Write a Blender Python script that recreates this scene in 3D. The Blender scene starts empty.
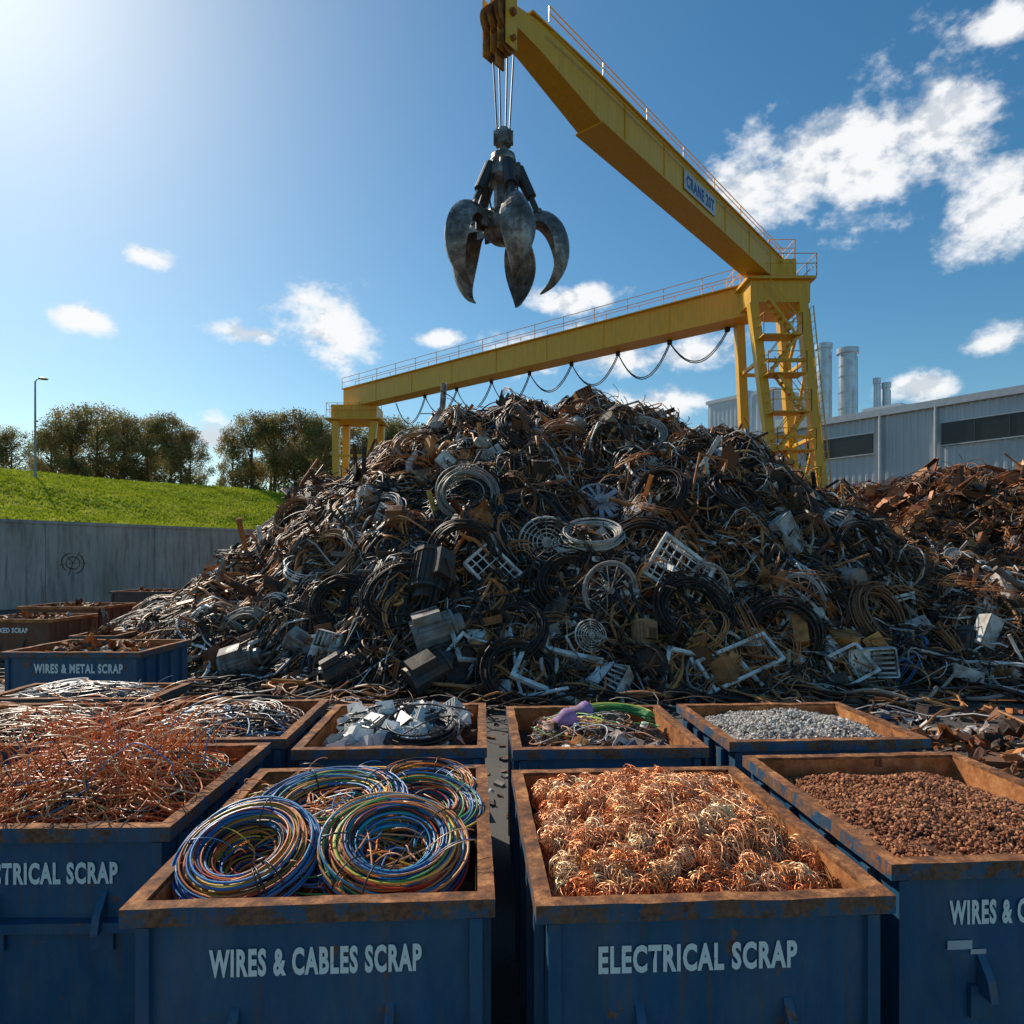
import bpy, math, random
import numpy as np
from mathutils import Vector, Matrix
rng=np.random.default_rng(11); random.seed(11)
CAMH=3.5
scene=bpy.context.scene
COL=scene.collection
PI=math.pi
def U(a,b): return float(rng.uniform(a,b))

# ------------------------------------------------------------ mesh builder
class MB:
    def __init__(s):
        s.v=[];s.n=0;s.f={3:[],4:[]};s.m={3:[],4:[]};s.c={3:[],4:[]};s.s={3:[],4:[]}
    def add(s,g,R=None,p=None,mat=0,col=(1,1,1),smooth=False):
        v,q,t=g
        v=np.asarray(v,float)
        if R is not None: v=v@np.asarray(R).T
        if p is not None: v=v+np.asarray(p,float)
        s.v.append(v)
        for k,a in((4,q),(3,t)):
            if a is not None and len(a):
                a=np.asarray(a,int)
                s.f[k].append(a+s.n); s.m[k].append(np.full(len(a),mat)); s.s[k].append(np.full(len(a),smooth))
                c=np.ones((len(a),4)); c[:,:3]=col; s.c[k].append(c)
        s.n+=len(v)
    def obj(s,name,mats,parent=None,loc=None):
        me=bpy.data.meshes.new(name)
        V=np.concatenate(s.v)
        ks=[k for k in(3,4) if s.f[k]]
        me.vertices.add(len(V)); me.vertices.foreach_set('co',V.astype(np.float32).ravel())
        loops=np.concatenate([np.concatenate(s.f[k]).ravel() for k in ks])
        cnt=[sum(len(a) for a in s.f[k]) for k in ks]
        tot=np.concatenate([np.full(c,k) for c,k in zip(cnt,ks)])
        st=np.concatenate([[0],np.cumsum(tot)[:-1]])
        me.loops.add(len(loops)); me.loops.foreach_set('vertex_index',loops.astype(np.int32))
        me.polygons.add(len(tot)); me.polygons.foreach_set('loop_start',st.astype(np.int32))
        me.update(calc_edges=True)
        me.polygons.foreach_set('material_index',np.concatenate([np.concatenate(s.m[k]) for k in ks]).astype(np.int32))
        me.polygons.foreach_set('use_smooth',np.concatenate([np.concatenate(s.s[k]) for k in ks]).astype(bool))
        at=me.attributes.new('col','FLOAT_COLOR','FACE')
        at.data.foreach_set('color',np.concatenate([np.concatenate(s.c[k]) for k in ks]).astype(np.float32).ravel())
        for m in mats: me.materials.append(m)
        me.validate()
        o=bpy.data.objects.new(name,me); COL.objects.link(o)
        if parent: o.parent=parent
        if loc is not None: o.location=loc
        return o
def empty(name,loc=(0,0,0),rz=0):
    e=bpy.data.objects.new(name,None); COL.objects.link(e); e.location=loc; e.rotation_euler=(0,0,rz); e.empty_display_size=.3
    return e
# ------------------------------------------------------------ primitives
def box(sx,sy,sz,c=(0,0,0)):
    x,y,z=sx/2,sy/2,sz/2
    v=np.array([[-x,-y,-z],[x,-y,-z],[x,y,-z],[-x,y,-z],[-x,-y,z],[x,-y,z],[x,y,z],[-x,y,z]])+np.array(c)
    return v,[[0,3,2,1],[4,5,6,7],[0,1,5,4],[1,2,6,5],[2,3,7,6],[3,0,4,7]],None
def tube(P,r,n=6,closed=False,ref=None,caps=True):
    P=np.asarray(P,float); m=len(P)
    if closed: T=np.roll(P,-1,0)-np.roll(P,1,0)
    else: T=np.gradient(P,axis=0)
    T/=np.linalg.norm(T,axis=1)[:,None]+1e-9
    if ref is None:
        mt=np.abs(T).mean(0); ref=np.zeros(3); ref[int(np.argmin(mt))]=1
    A=np.cross(T,ref); A/=np.linalg.norm(A,axis=1)[:,None]+1e-6
    B=np.cross(T,A)
    th=np.arange(n)*2*PI/n
    r=np.broadcast_to(np.asarray(r,float),(m,))
    V=P[:,None,:]+r[:,None,None]*(np.cos(th)[None,:,None]*A[:,None,:]+np.sin(th)[None,:,None]*B[:,None,:])
    V=V.reshape(-1,3)
    rows=m if closed else m-1
    i=np.arange(rows)[:,None]; j=np.arange(n)[None,:]
    i2=(i+1)%m; j2=(j+1)%n
    q=np.stack([i*n+j,i*n+j2,i2*n+j2,i2*n+j],-1).reshape(-1,4)
    t=None
    if caps and not closed:
        V=np.vstack([V,P[0],P[-1]]); a=m*n
        jj=np.arange(n)
        t=np.vstack([np.stack([np.full(n,a),(jj+1)%n,jj],-1),np.stack([np.full(n,a+1),(m-1)*n+jj,(m-1)*n+(jj+1)%n],-1)])
    return V,q,t
def cyl(r,h,n=14,r2=None):
    return tube([[0,0,-h/2],[0,0,h/2]],[r,r if r2 is None else r2],n,ref=np.array([1.,0,0]))
def lathe(prof,n=20):
    prof=np.asarray(prof,float)
    th=np.arange(n)*2*PI/n
    V=np.stack([prof[:,0][:,None]*np.cos(th),prof[:,0][:,None]*np.sin(th),np.repeat(prof[:,1][:,None],n,1)],-1).reshape(-1,3)
    m=len(prof);i=np.arange(m-1)[:,None]; j=np.arange(n)[None,:];j2=(j+1)%n
    return V,np.stack([i*n+j,i*n+j2,(i+1)*n+j2,(i+1)*n+j],-1).reshape(-1,4),None
def ring(R,r,n=20,k=4,arc=1.0,wob=0.0):
    th=np.linspace(0,2*PI*arc,n,endpoint=(arc<1))
    ph=U(0,6)
    rr=R*(1+wob*np.sin(2*th+ph)+wob*.6*np.sin(3*th+ph*2))
    P=np.stack([rr*np.cos(th),rr*np.sin(th),wob*R*np.sin(2*th+ph*3)],-1)
    return tube(P,r,k,closed=(arc>=1),ref=np.array([0,0,1.]))
def gridsurf(X,Y,Z):
    ny,nx=X.shape
    V=np.stack([X,Y,Z],-1).reshape(-1,3)
    i=np.arange(ny-1)[:,None];j=np.arange(nx-1)[None,:]
    return V,np.stack([i*nx+j,i*nx+j+1,(i+1)*nx+j+1,(i+1)*nx+j],-1).reshape(-1,4),None
def merge(*gs):
    v=[];q=[];t=[];n=0
    for g in gs:
        v.append(np.asarray(g[0]))
        if g[1] is not None and len(g[1]): q.append(np.asarray(g[1])+n)
        if g[2] is not None and len(g[2]): t.append(np.asarray(g[2])+n)
        n+=len(g[0])
    return np.vstack(v),(np.vstack(q) if q else None),(np.vstack(t) if t else None)
def xf(g,R=None,p=None,s=None):
    v=np.asarray(g[0],float)
    if s is not None: v=v*s
    if R is not None: v=v@np.asarray(R).T
    if p is not None: v=v+np.asarray(p)
    return v,g[1],g[2]
def rotm(rx=0,ry=0,rz=0):
    cx,sx,cy,sy,cz,sz=math.cos(rx),math.sin(rx),math.cos(ry),math.sin(ry),math.cos(rz),math.sin(rz)
    X=np.array([[1,0,0],[0,cx,-sx],[0,sx,cx]]);Y=np.array([[cy,0,sy],[0,1,0],[-sy,0,cy]]);Z=np.array([[cz,-sz,0],[sz,cz,0],[0,0,1]])
    return Z@Y@X
def frame(n):
    n=np.asarray(n,float);n/=np.linalg.norm(n)
    a=np.cross([0,1,0],n) if abs(n[1])<.9 else np.cross([1,0,0],n)
    a/=np.linalg.norm(a); b=np.cross(n,a)
    return np.stack([a,b,n],1)
def bar(p0,p1,w,h,up=(0,0,1)):
    p0=np.array(p0,float);p1=np.array(p1,float);d=p1-p0;L=np.linalg.norm(d);d/=L
    s=np.cross(d,up)
    if np.linalg.norm(s)<1e-3: s=np.cross(d,[0,1,0])
    s/=np.linalg.norm(s);u=np.cross(s,d)
    return xf(box(w,L,h),np.stack([s,d,u],1),(p0+p1)/2)
def rod(p0,p1,r,n=6): return tube([p0,p1],r,n)
ICO=None
def ico():
    global ICO
    if ICO is None:
        t=(1+5**.5)/2
        v=np.array([[-1,t,0],[1,t,0],[-1,-t,0],[1,-t,0],[0,-1,t],[0,1,t],[0,-1,-t],[0,1,-t],[t,0,-1],[t,0,1],[-t,0,-1],[-t,0,1]],float)
        v/=np.linalg.norm(v[0])
        f=np.array([[0,11,5],[0,5,1],[0,1,7],[0,7,10],[0,10,11],[1,5,9],[5,11,4],[11,10,2],[10,7,6],[7,1,8],[3,9,4],[3,4,2],[3,2,6],[3,6,8],[3,8,9],[4,9,5],[2,4,11],[6,2,10],[8,6,7],[9,8,1]])
        ICO=(v,f)
    return ICO
# ------------------------------------------------------------ materials
def newmat(name):
    m=bpy.data.materials.new(name); m.use_nodes=True
    nt=m.node_tree; b=nt.nodes['Principled BSDF']
    return m,nt,b
def N(nt,t): return nt.nodes.new(t)
def noise(nt,scale,detail=6,rough=.6,coord='Object',scl=None):
    tc=N(nt,'ShaderNodeTexCoord')
    n=N(nt,'ShaderNodeTexNoise'); n.inputs['Scale'].default_value=scale;n.inputs['Detail'].default_value=min(detail,6);n.inputs['Roughness'].default_value=rough
    if scl:
        mp=N(nt,'ShaderNodeMapping'); mp.inputs['Scale'].default_value=scl
        nt.links.new(tc.outputs[coord],mp.inputs['Vector']); nt.links.new(mp.outputs[0],n.inputs['Vector'])
    else: nt.links.new(tc.outputs[coord],n.inputs['Vector'])
    return n.outputs['Fac']
def ramp(nt,src,stops):
    r=N(nt,'ShaderNodeValToRGB'); e=r.color_ramp.elements
    while len(e)<len(stops): e.new(.5)
    for i,(p,c) in enumerate(stops):
        e[i].position=p; e[i].color=(*c,1) if len(c)==3 else c
    nt.links.new(src,r.inputs['Fac']); return r.outputs['Color']
def mix(nt,f,a,b,mode='MIX'):
    m=N(nt,'ShaderNodeMix'); m.data_type='RGBA'; m.blend_type=mode
    for s,i in((f,0),(a,6),(b,7)):
        if isinstance(s,(int,float)): m.inputs[i].default_value=s
        elif isinstance(s,tuple): m.inputs[i].default_value=(*s,1)
        else: nt.links.new(s,m.inputs[i])
    return m.outputs[2]
def bump(nt,b,src,strength=.4,dist=.02):
    n=N(nt,'ShaderNodeBump'); n.inputs['Strength'].default_value=strength; n.inputs['Distance'].default_value=dist
    nt.links.new(src,n.inputs['Height']); nt.links.new(n.outputs[0],b.inputs['Normal'])
G=lambda v:(v,v,v)
def mat_attr(name,rough,metal,dirt=.5,dscale=3.,dirtcol=(.15,.07,.035),spec=.5,bmp=True):
    m,nt,b=newmat(name)
    a=N(nt,'ShaderNodeAttribute'); a.attribute_name='col'
    f=ramp(nt,noise(nt,dscale,5,.65),[(.40,G(0)),(.62,G(dirt))])
    c=mix(nt,f,a.outputs['Color'],dirtcol)
    nt.links.new(c,b.inputs['Base Color'])
    b.inputs['Roughness'].default_value=rough; b.inputs['Metallic'].default_value=metal
    b.inputs['Specular IOR Level'].default_value=spec
    if bmp: bump(nt,b,noise(nt,dscale*6,2),.25,.02)
    return m
M_paint=mat_attr('scrap_paint',.65,0,.72,2.5,spec=.3)
M_metal=mat_attr('scrap_metal',.5,.3,.75,3,spec=.4)
M_cable=mat_attr('cable_sheath',.5,0,.45,4,bmp=False,spec=.3)
M_newcable=mat_attr('new_cable_sheath',.38,0,.12,6,bmp=False,spec=.4)
M_copper=mat_attr('copper_strand',.38,.45,.1,9,(.40,.13,.06),bmp=False,spec=.4)
M_stone=mat_attr('granules',.8,0,.3,20,bmp=False,spec=.25)
def rustmat(name,cols,scale=4,rough=.85,bs=.5):
    m,nt,b=newmat(name)
    n0=noise(nt,scale,6,.75); n1=noise(nt,scale*.35,5,.6)
    c=ramp(nt,n0,[(.32,cols[0]),(.5,cols[1]),(.68,cols[2])])
    c=mix(nt,ramp(nt,n1,[(.45,G(0)),(.65,G(.65))]),c,cols[0])
    nt.links.new(c,b.inputs['Base Color']); b.inputs['Roughness'].default_value=rough; b.inputs['Specular IOR Level'].default_value=.25
    bump(nt,b,noise(nt,scale*8,5),bs,.01)
    return m
M_rust=rustmat('rusted_steel',[(.13,.05,.022),(.46,.18,.06),(.64,.33,.14)])
M_rimrust=rustmat('rusted_rim',[(.05,.028,.022),(.27,.105,.04),(.58,.27,.11)],9)
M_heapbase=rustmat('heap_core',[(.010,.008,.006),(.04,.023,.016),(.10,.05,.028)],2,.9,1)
def paintmat(name,base,rustamt=.62,scale=2.2,rough=.42,dark=.7,dustamt=.3,streak=.56):
    m,nt,b=newmat(name)
    n1=noise(nt,scale,6,.75)
    n2=noise(nt,1.6,5,.6,scl=(5,5,.5))
    tone=mix(nt,ramp(nt,n2,[(.3,G(0)),(.7,G(1))]),tuple(x*dark for x in base),base)
    f=ramp(nt,n1,[(rustamt,G(0)),(rustamt+.04,G(1))])
    c=mix(nt,f,tone,ramp(nt,noise(nt,30,4),[(.3,(.07,.03,.02)),(.7,(.30,.12,.05))]))
    scr=ramp(nt,noise(nt,2.2,5,.75,scl=(9,9,.35)),[(streak,G(0)),(streak+.12,G(.7))])
    c=mix(nt,scr,c,(.13,.07,.04))
    dust=ramp(nt,noise(nt,5,6,.7,scl=(1,1,.35)),[(.42,G(0)),(.8,G(dustamt))])
    c=mix(nt,dust,c,(.25,.23,.2))
    nt.links.new(c,b.inputs['Base Color'])
    nt.links.new(ramp(nt,n1,[(.3,G(rough-.07)),(rustamt,G(rough+.12)),(rustamt+.06,G(.9))]),b.inputs['Roughness'])
    bump(nt,b,n1,.2,.02)
    return m
M_blue=paintmat('blue_bin_paint',(.019,.105,.215),.605)
M_rim=paintmat('blue_rim_paint',(.02,.10,.20),.47,7,streak=.5)
M_yellow=paintmat('yellow_crane_paint',(.88,.46,.018),.67,1.3,.4,.8,.12,.60)
M_dark=paintmat('dark_container_paint',(.035,.045,.045),.66)
M_brownbin=paintmat('brown_container_paint',(.20,.08,.045),.5,3,.7)
def plain(name,col,rough=.5,metal=0,var=.25,scale=3):
    m,nt,b=newmat(name)
    c=mix(nt,ramp(nt,noise(nt,scale,6,.65),[(.35,G(0)),(.7,G(1))]),col,tuple(x*(1-var) for x in col))
    nt.links.new(c,b.inputs['Base Color']); b.inputs['Roughness'].default_value=rough; b.inputs['Metallic'].default_value=metal
    return m
M_black=plain('black_rubber',(.022,.021,.02),.5)
M_galv=plain('galvanised_steel',(.55,.56,.58),.35,.8,.3,1.2)
M_grey=plain('grey_paint',(.28,.29,.31),.5)
M_window=plain('window_band_glass',(.03,.035,.04),.3)
M_trim=plain('light_trim',(.6,.62,.64),.5)
m,nt,b=newmat('worn_steel'); M_steel=m
n1=noise(nt,2.2,6,.72)
nt.links.new(ramp(nt,n1,[(.32,(.05,.04,.035)),(.5,(.20,.17,.145)),(.62,(.46,.42,.38)),(.75,(.22,.10,.045))]),b.inputs['Base Color'])
nt.links.new(ramp(nt,n1,[(.3,G(.6)),(.6,G(.38)),(.75,G(.8))]),b.inputs['Roughness']); b.inputs['Metallic'].default_value=.5; bump(nt,b,noise(nt,12,5),.3,.02)
m,nt,b=newmat('white_stencil_paint'); M_white=m
nt.links.new(mix(nt,ramp(nt,noise(nt,16,6,.75),[(.62,G(0)),(.70,G(1))]),(.88,.88,.85),(.25,.32,.4)),b.inputs['Base Color']); b.inputs['Roughness'].default_value=.6

# ------------------------------------------------------------ text
def text_mesh(name,body,width,height,mat,parent=None,offset=.03,pitch=1.1):
    cu=bpy.data.curves.new(name,'FONT'); cu.body=body; cu.size=1; cu.offset=offset; cu.extrude=0; cu.align_x='CENTER'
    cu.resolution_u=3; cu.space_character=pitch
    o=bpy.data.objects.new(name+'_tmp',cu); COL.objects.link(o)
    bpy.context.view_layer.update()
    me=bpy.data.meshes.new_from_object(o.evaluated_get(bpy.context.evaluated_depsgraph_get()))
    bpy.data.objects.remove(o)
    co=np.zeros(len(me.vertices)*3,np.float32); me.vertices.foreach_get('co',co); co=co.reshape(-1,3)
    mn,mx=co.min(0),co.max(0); c=(mn+mx)/2
    co[:,0]=(co[:,0]-c[0])*width/(mx[0]-mn[0]); co[:,1]=(co[:,1]-c[1])*height/(mx[1]-mn[1]); co[:,2]=0
    me.vertices.foreach_set('co',co.ravel()); me.update()
    me.materials.clear(); me.materials.append(mat)
    t=bpy.data.objects.new(name,me); COL.objects.link(t); t.parent=parent
    return t

# ------------------------------------------------------------ world, sun, camera
SAZ,SEL=math.radians(-41),math.radians(38)
w=bpy.data.worlds.new('World'); scene.world=w; w.use_nodes=True
nt=w.node_tree; bg=nt.nodes['Background']
sky=N(nt,'ShaderNodeTexSky'); sky.sky_type='NISHITA'; sky.sun_disc=False; sky.sun_elevation=SEL; sky.sun_rotation=SAZ%(2*PI)
sky.air_density=1.0; sky.dust_density=.45; sky.ozone_density=2.6; sky.altitude=50
def M(op,a,b=None,c=None):
    n=N(nt,'ShaderNodeMath'); n.operation=op
    for i,s in enumerate((a,b,c)):
        if s is None: continue
        if isinstance(s,(int,float)): n.inputs[i].default_value=s
        else: nt.links.new(s,n.inputs[i])
    return n.outputs[0]
tc=N(nt,'ShaderNodeTexCoord'); sp=N(nt,'ShaderNodeSeparateXYZ'); nt.links.new(tc.outputs['Generated'],sp.inputs[0])
az=M('ARCTAN2',sp.outputs[0],sp.outputs[1]); el=M('ARCSINE',sp.outputs[2])
cb=N(nt,'ShaderNodeCombineXYZ'); nt.links.new(az,cb.inputs[0]); nt.links.new(el,cb.inputs[1])
clouds=[(742,190,48,26),(795,175,62,40),(865,165,78,50),(930,125,70,54),(1005,205,58,38),(328,328,54,31),(83,320,35,13),
 (145,256,22,9),(250,333,33,10),(585,298,54,13),(600,352,84,24),(690,352,54,15),(1000,340,40,13),(925,386,40,12),(1005,22,40,14),(212,436,24,20),(440,338,20,7),(640,410,70,20)]
acc=None
for (px,py,cw,ch) in clouds:
    tx=(px-512)/683; ty=(556-py)/683
    a=math.atan(tx); e=math.atan(ty*math.cos(a))
    s1=N(nt,'ShaderNodeVectorMath'); s1.operation='SUBTRACT'; s1.inputs[1].default_value=(a,e,0); nt.links.new(cb.outputs[0],s1.inputs[0])
    ca=math.cos(a)
    s2=N(nt,'ShaderNodeVectorMath'); s2.operation='MULTIPLY'; s2.inputs[1].default_value=(683/cw/ca/ca*.72,683/ch/ca*.72,0); nt.links.new(s1.outputs[0],s2.inputs[0])
    s3=N(nt,'ShaderNodeVectorMath'); s3.operation='LENGTH'; nt.links.new(s2.outputs[0],s3.inputs[0])
    d=M('SUBTRACT',1.0,s3.outputs['Value'])
    acc=d if acc is None else M('MAXIMUM',acc,d)
acc=M('MAXIMUM',acc,-.7)
def wn(scale,detail,off=(0,0,0),rough=.62):
    mp=N(nt,'ShaderNodeMapping'); mp.inputs['Location'].default_value=off; mp.inputs['Scale'].default_value=(1,1,1.5)
    nt.links.new(tc.outputs['Generated'],mp.inputs['Vector'])
    n=N(nt,'ShaderNodeTexNoise'); n.inputs['Scale'].default_value=scale; n.inputs['Detail'].default_value=detail; n.inputs['Roughness'].default_value=rough
    nt.links.new(mp.outputs[0],n.inputs['Vector']); return n.outputs['Fac']
nz=wn(15,6)
val=M('ADD',acc,M('MULTIPLY',M('SUBTRACT',nz,.5),2.4))
mr=N(nt,'ShaderNodeMapRange'); mr.interpolation_type='SMOOTHSTEP'; mr.inputs['From Min'].default_value=.08; mr.inputs['From Max'].default_value=.78
nt.links.new(val,mr.inputs['Value'])
nz2=wn(15,3,(.012,-.012,-.03))
shade=M('ADD',.58,M('MULTIPLY',M('SUBTRACT',nz,nz2),4.0))
ccol=ramp(nt,shade,[(.2,(4.9,5.2,5.6)),(.6,(7.1,7.15,7.2))])
hs=N(nt,'ShaderNodeHueSaturation'); hs.inputs['Saturation'].default_value=1.30; hs.inputs['Value'].default_value=.90; nt.links.new(sky.outputs['Color'],hs.inputs['Color'])
skt=mix(nt,1.0,hs.outputs['Color'],(1.0,1.05,.90),'MULTIPLY')
fin=mix(nt,M('MULTIPLY',mr.outputs[0],.95),skt,ccol)
nt.links.new(fin,bg.inputs['Color']); bg.inputs['Strength'].default_value=.138
w.cycles.sampling_method='MANUAL'; w.cycles.sample_map_resolution=512

sl=bpy.data.lights.new('sun','SUN'); sl.energy=5.0; sl.angle=math.radians(.5); sl.color=(1,.90,.75)
so=bpy.data.objects.new('sun',sl); COL.objects.link(so)
sd=Vector((math.sin(SAZ)*math.cos(SEL),math.cos(SAZ)*math.cos(SEL),math.sin(SEL)))
so.rotation_euler=sd.to_track_quat('Z','Y').to_euler(); so.location=sd*80
cd=bpy.data.cameras.new('camera'); cam=bpy.data.objects.new('camera',cd); COL.objects.link(cam)
cam.location=(0,0,CAMH); cam.rotation_euler=(PI/2,0,0); cd.lens=24; cd.sensor_width=36; cd.shift_y=44/1024; cd.clip_end=6000; cd.clip_start=.05
scene.camera=cam
scene.view_settings.view_transform='Standard'; scene.view_settings.look='None'; scene.view_settings.exposure=0

# ------------------------------------------------------------ ground
m,nt2,b=newmat('asphalt_yard')
n1=noise(nt2,.35,6,.6); n2=noise(nt2,40,4)
c=ramp(nt2,n1,[(.35,(.04,.036,.033)),(.55,(.075,.064,.055)),(.7,(.13,.105,.08))])
c=mix(nt2,ramp(nt2,n2,[(.45,G(0)),(.75,G(.5))]),c,(.15,.14,.12))
nt2.links.new(c,b.inputs['Base Color']); nt2.links.new(ramp(nt2,n1,[(.3,G(.5)),(.6,G(.88))]),b.inputs['Roughness']); bump(nt2,b,n2,.6,.01)
mb=MB(); xs=np.linspace(-1500,1500,41); X,Y=np.meshgrid(xs,xs); mb.add(gridsurf(X,Y,X*0)); mb.obj('ground',[m])

# ------------------------------------------------------------ heap height field
def lump(x,y):
    return .34*np.sin(1.1*x+1.3)*np.sin(.9*y+.4)+.22*np.sin(2.3*x+.5*y)+.16*np.sin(3.1*y-1.7*x+1)+.12*np.sin(4.3*x+2.9*y)
def hbrown(x,y):
    a=(x-24.5)/16.5;b=(y-37)/13.5
    return 7.5*(1-np.hypot(a,b)**2.1)
def H(x,y):
    x=np.asarray(x,float);y=np.asarray(y,float)
    a=(x-1.9)/np.where(x<1.9,15.6,16.3); yy=y-28; b=yy/np.where(yy<0,12.2,13)
    r=np.hypot(a,b); sh=np.abs(a)/(r+1e-6)
    h=9.3*(1-r**(1.2+.75*sh))
    h2=hbrown(x,y)
    a=(x-13.2)/8.6;b=(y-24)/7.6;r=np.hypot(a,b); h3=3.6*(1-r**1.5)
    a=(x+8)/6.5;b=(y-23)/5.5;r=np.hypot(a,b); h4=2.6*(1-r**1.4)
    h=np.maximum.reduce([h,h2,h3,h4])
    return h+lump(x,y)*np.clip(h/2,0,1)
def Hn(x,y,e=.35):
    gx=(H(x+e,y)-H(x-e,y))/(2*e); gy=(H(x,y+e)-H(x,y-e))/(2*e)
    n=np.stack([-gx,-gy,np.ones_like(gx)],-1); return n/np.linalg.norm(n,axis=-1,keepdims=True)
def isbrown(x,y): return hbrown(x,y)>H(x,y)-.9
PAL=[((.025,.023,.021),.24),((.08,.07,.064),.10),((.22,.20,.18),.09),((.44,.41,.37),.08),((.80,.77,.72),.10),((.22,.08,.033),.15),((.48,.18,.055),.14),((.12,.06,.035),.07),((.05,.16,.34),.010),((.70,.29,.08),.055),((.6,.45,.06),.002),((.5,.38,.26),.04)]
PB=[((.26,.085,.03),.28),((.44,.155,.045),.28),((.13,.05,.028),.18),((.60,.26,.09),.13),((.05,.035,.03),.06),((.35,.31,.28),.035),((.72,.68,.64),.03)]
def pick(P):
    w_=np.array([p[1] for p in P]);c=np.array(P[int(rng.choice(len(P),p=w_/w_.sum()))][0])
    return np.clip(c*U(.7,1.3),0,.87)
def crumple(s):
    k=4; x=np.linspace(-.5,.5,k)*s*U(.8,1.6); y=np.linspace(-.5,.5,k)*s*U(.4,.9)
    X,Y=np.meshgrid(x,y); X=X+rng.normal(0,.06*s,X.shape);Y=Y+rng.normal(0,.06*s,X.shape); Z=rng.normal(0,.12*s,X.shape)+U(-1,1)*X*X/s
    return gridsurf(X,Y,Z)
def frameg(s,a=1.3,w=.09,grid=0):
    L,W_=s*a/2,s/2; t=s*w
    g=[box(2*L,t,t,(0,W_-t/2,0)),box(2*L,t,t,(0,-W_+t/2,0)),box(t,2*W_-2*t,t*.9,(L-t/2,0,0)),box(t,2*W_-2*t,t*.9,(-L+t/2,0,0))]
    for i in range(grid):
        g.append(box(t*.35,2*W_-2*t,t*.4,(-L+(i+1)*2*L/(grid+1),0,0)))
    for i in range(max(0,grid-1)):
        g.append(box(2*L-2*t,t*.35,t*.35,(0,-W_+(i+1)*2*W_/grid,t*.1)))
    return merge(*g)
def bent(g,s,k=.12):
    v,q,t=g; v=v.copy(); kx,ky,kz=U(-k,k)/s,U(-k,k)/s,U(-k,k)
    x,y=v[:,0].copy(),v[:,1].copy()
    v[:,2]+=kx*x*y*3+ky*x*x*2; v[:,1]+=kz*x*.8
    return v,q,t
def appliance(s):
    a,b_,c_=s*U(.7,1.2),s*U(.5,.9),s*U(.4,.8)
    g=[box(a,b_,c_),box(a*.7,b_*.06,c_*.6,(0,-b_/2-.01,0)),box(a*.75,b_*.7,c_*.06,(0,0,c_/2+.012*s)),cyl(.14*s,.1*s,10)]
    g[3]=xf(g[3],None,(a*.15,0,c_/2+.06*s))
    return merge(*g)
def casing(s):
    a,b_,c_=s*U(.8,1.2),s*U(.6,.9),s*U(.35,.6); t=.03*s
    g=[box(a,b_,t,(0,0,-c_/2)),box(a,t,c_,(0,b_/2,0)),box(a,t,c_,(0,-b_/2,0)),box(t,b_-t,c_,(a/2,0,0)),box(t,b_-t,c_,(-a/2,0,0)),box(a*.45,b_-t,t,(-a*.25,0,c_/2)),box(a*.3,b_*.4,c_*.5,(a*.2,0,-c_*.2))]
    for i in range(5): g.append(xf(box(a*.42,.05*s,t*.6),rotm(.5),(a*.24,-b_*.36+i*b_*.18,c_/2)))
    for i in range(6): g.append(box(.03*s,t,c_*.6,(-a*.3+i*a*.12,-b_/2-t*.8,0)))
    return merge(*g)
def guard(s):
    g=[ring(s*f,s*.011,22,4,1,.01) for f in(.5,.42,.34,.26,.18)]+[ring(s*.505,s*.022,24,5,1,.01),xf(cyl(s*.1,s*.03,12))]
    for i in range(12):
        a=i*2*PI/12; g.append(bar((0,0,0),(s*.5*math.cos(a),s*.5*math.sin(a),0),s*.012,s*.012))
    v,q,t=merge(*g); v[:,2]+=.35*(s*.25-(v[:,0]**2+v[:,1]**2)/s); return v,q,t
def angle(s):
    L=s*U(1.5,3.2);t=.05*s
    return merge(box(L,s*.16,t*.4,(0,0,0)),box(L,t*.4,s*.16,(0,s*.08,s*.075)))
def pipe(s):
    L=s*U(1,2.6);r=s*U(.03,.1)
    P=np.array([[-L/2,0,0],[-L/6,U(-.05,.05)*s,0],[L/6,U(-.1,.1)*s,0],[L/2,U(-.3,.3)*s,U(-.1,.1)*s]])
    return tube(P,r,7)
def motor(s):
    g=[xf(cyl(.3*s,.7*s,16),rotm(0,PI/2,0)),xf(cyl(.22*s,.2*s,14),rotm(0,PI/2,0),(.42*s,0,0)),xf(cyl(.05*s,.35*s,8),rotm(0,PI/2,0),(.6*s,0,0)),box(.3*s,.25*s,.2*s,(0,0,.33*s)),box(.5*s,.6*s,.06*s,(0,0,-.3*s)),xf(cyl(.335*s,.08*s,16),rotm(0,PI/2,0),(-.38*s,0,0)),xf(cyl(.335*s,.05*s,16),rotm(0,PI/2,0),(.34*s,0,0))]
    for i in range(20):
        a=i*2*PI/20; g.append(xf(box(.6*s,.014*s,.035*s),rotm(a,0,0),(0,.31*s*math.sin(-a),.31*s*math.cos(a))))
    return merge(*g)
def wheel(s,n=10):
    g=[ring(s*.5,s*.03,24,6,1,.02),ring(s*.45,s*.015,24,4,1,.02),xf(cyl(s*.06,s*.1,10))]
    for i in range(n):
        a=i*2*PI/n; g.append(bar((0,0,s*.03*(-1)**i),(s*.48*math.cos(a+.1),s*.48*math.sin(a+.1),0),s*.014,s*.014))
    return merge(*g)
def can(s): return merge(cyl(s*.25,s*.6,12),xf(ring(s*.25,s*.02,12,4),None,(0,0,s*.3)))
def fan(s):
    g=[xf(cyl(s*.12,s*.15,12)),ring(s*.5,s*.03,22,4)]
    for i in range(14):
        a=i*2*PI/14; q=xf(box(s*.36,s*.10,s*.012,(s*.29,0,0)),rotm(.5,0,0))
        g.append(xf(q,rotm(0,0,a)))
    return merge(*g)
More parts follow.
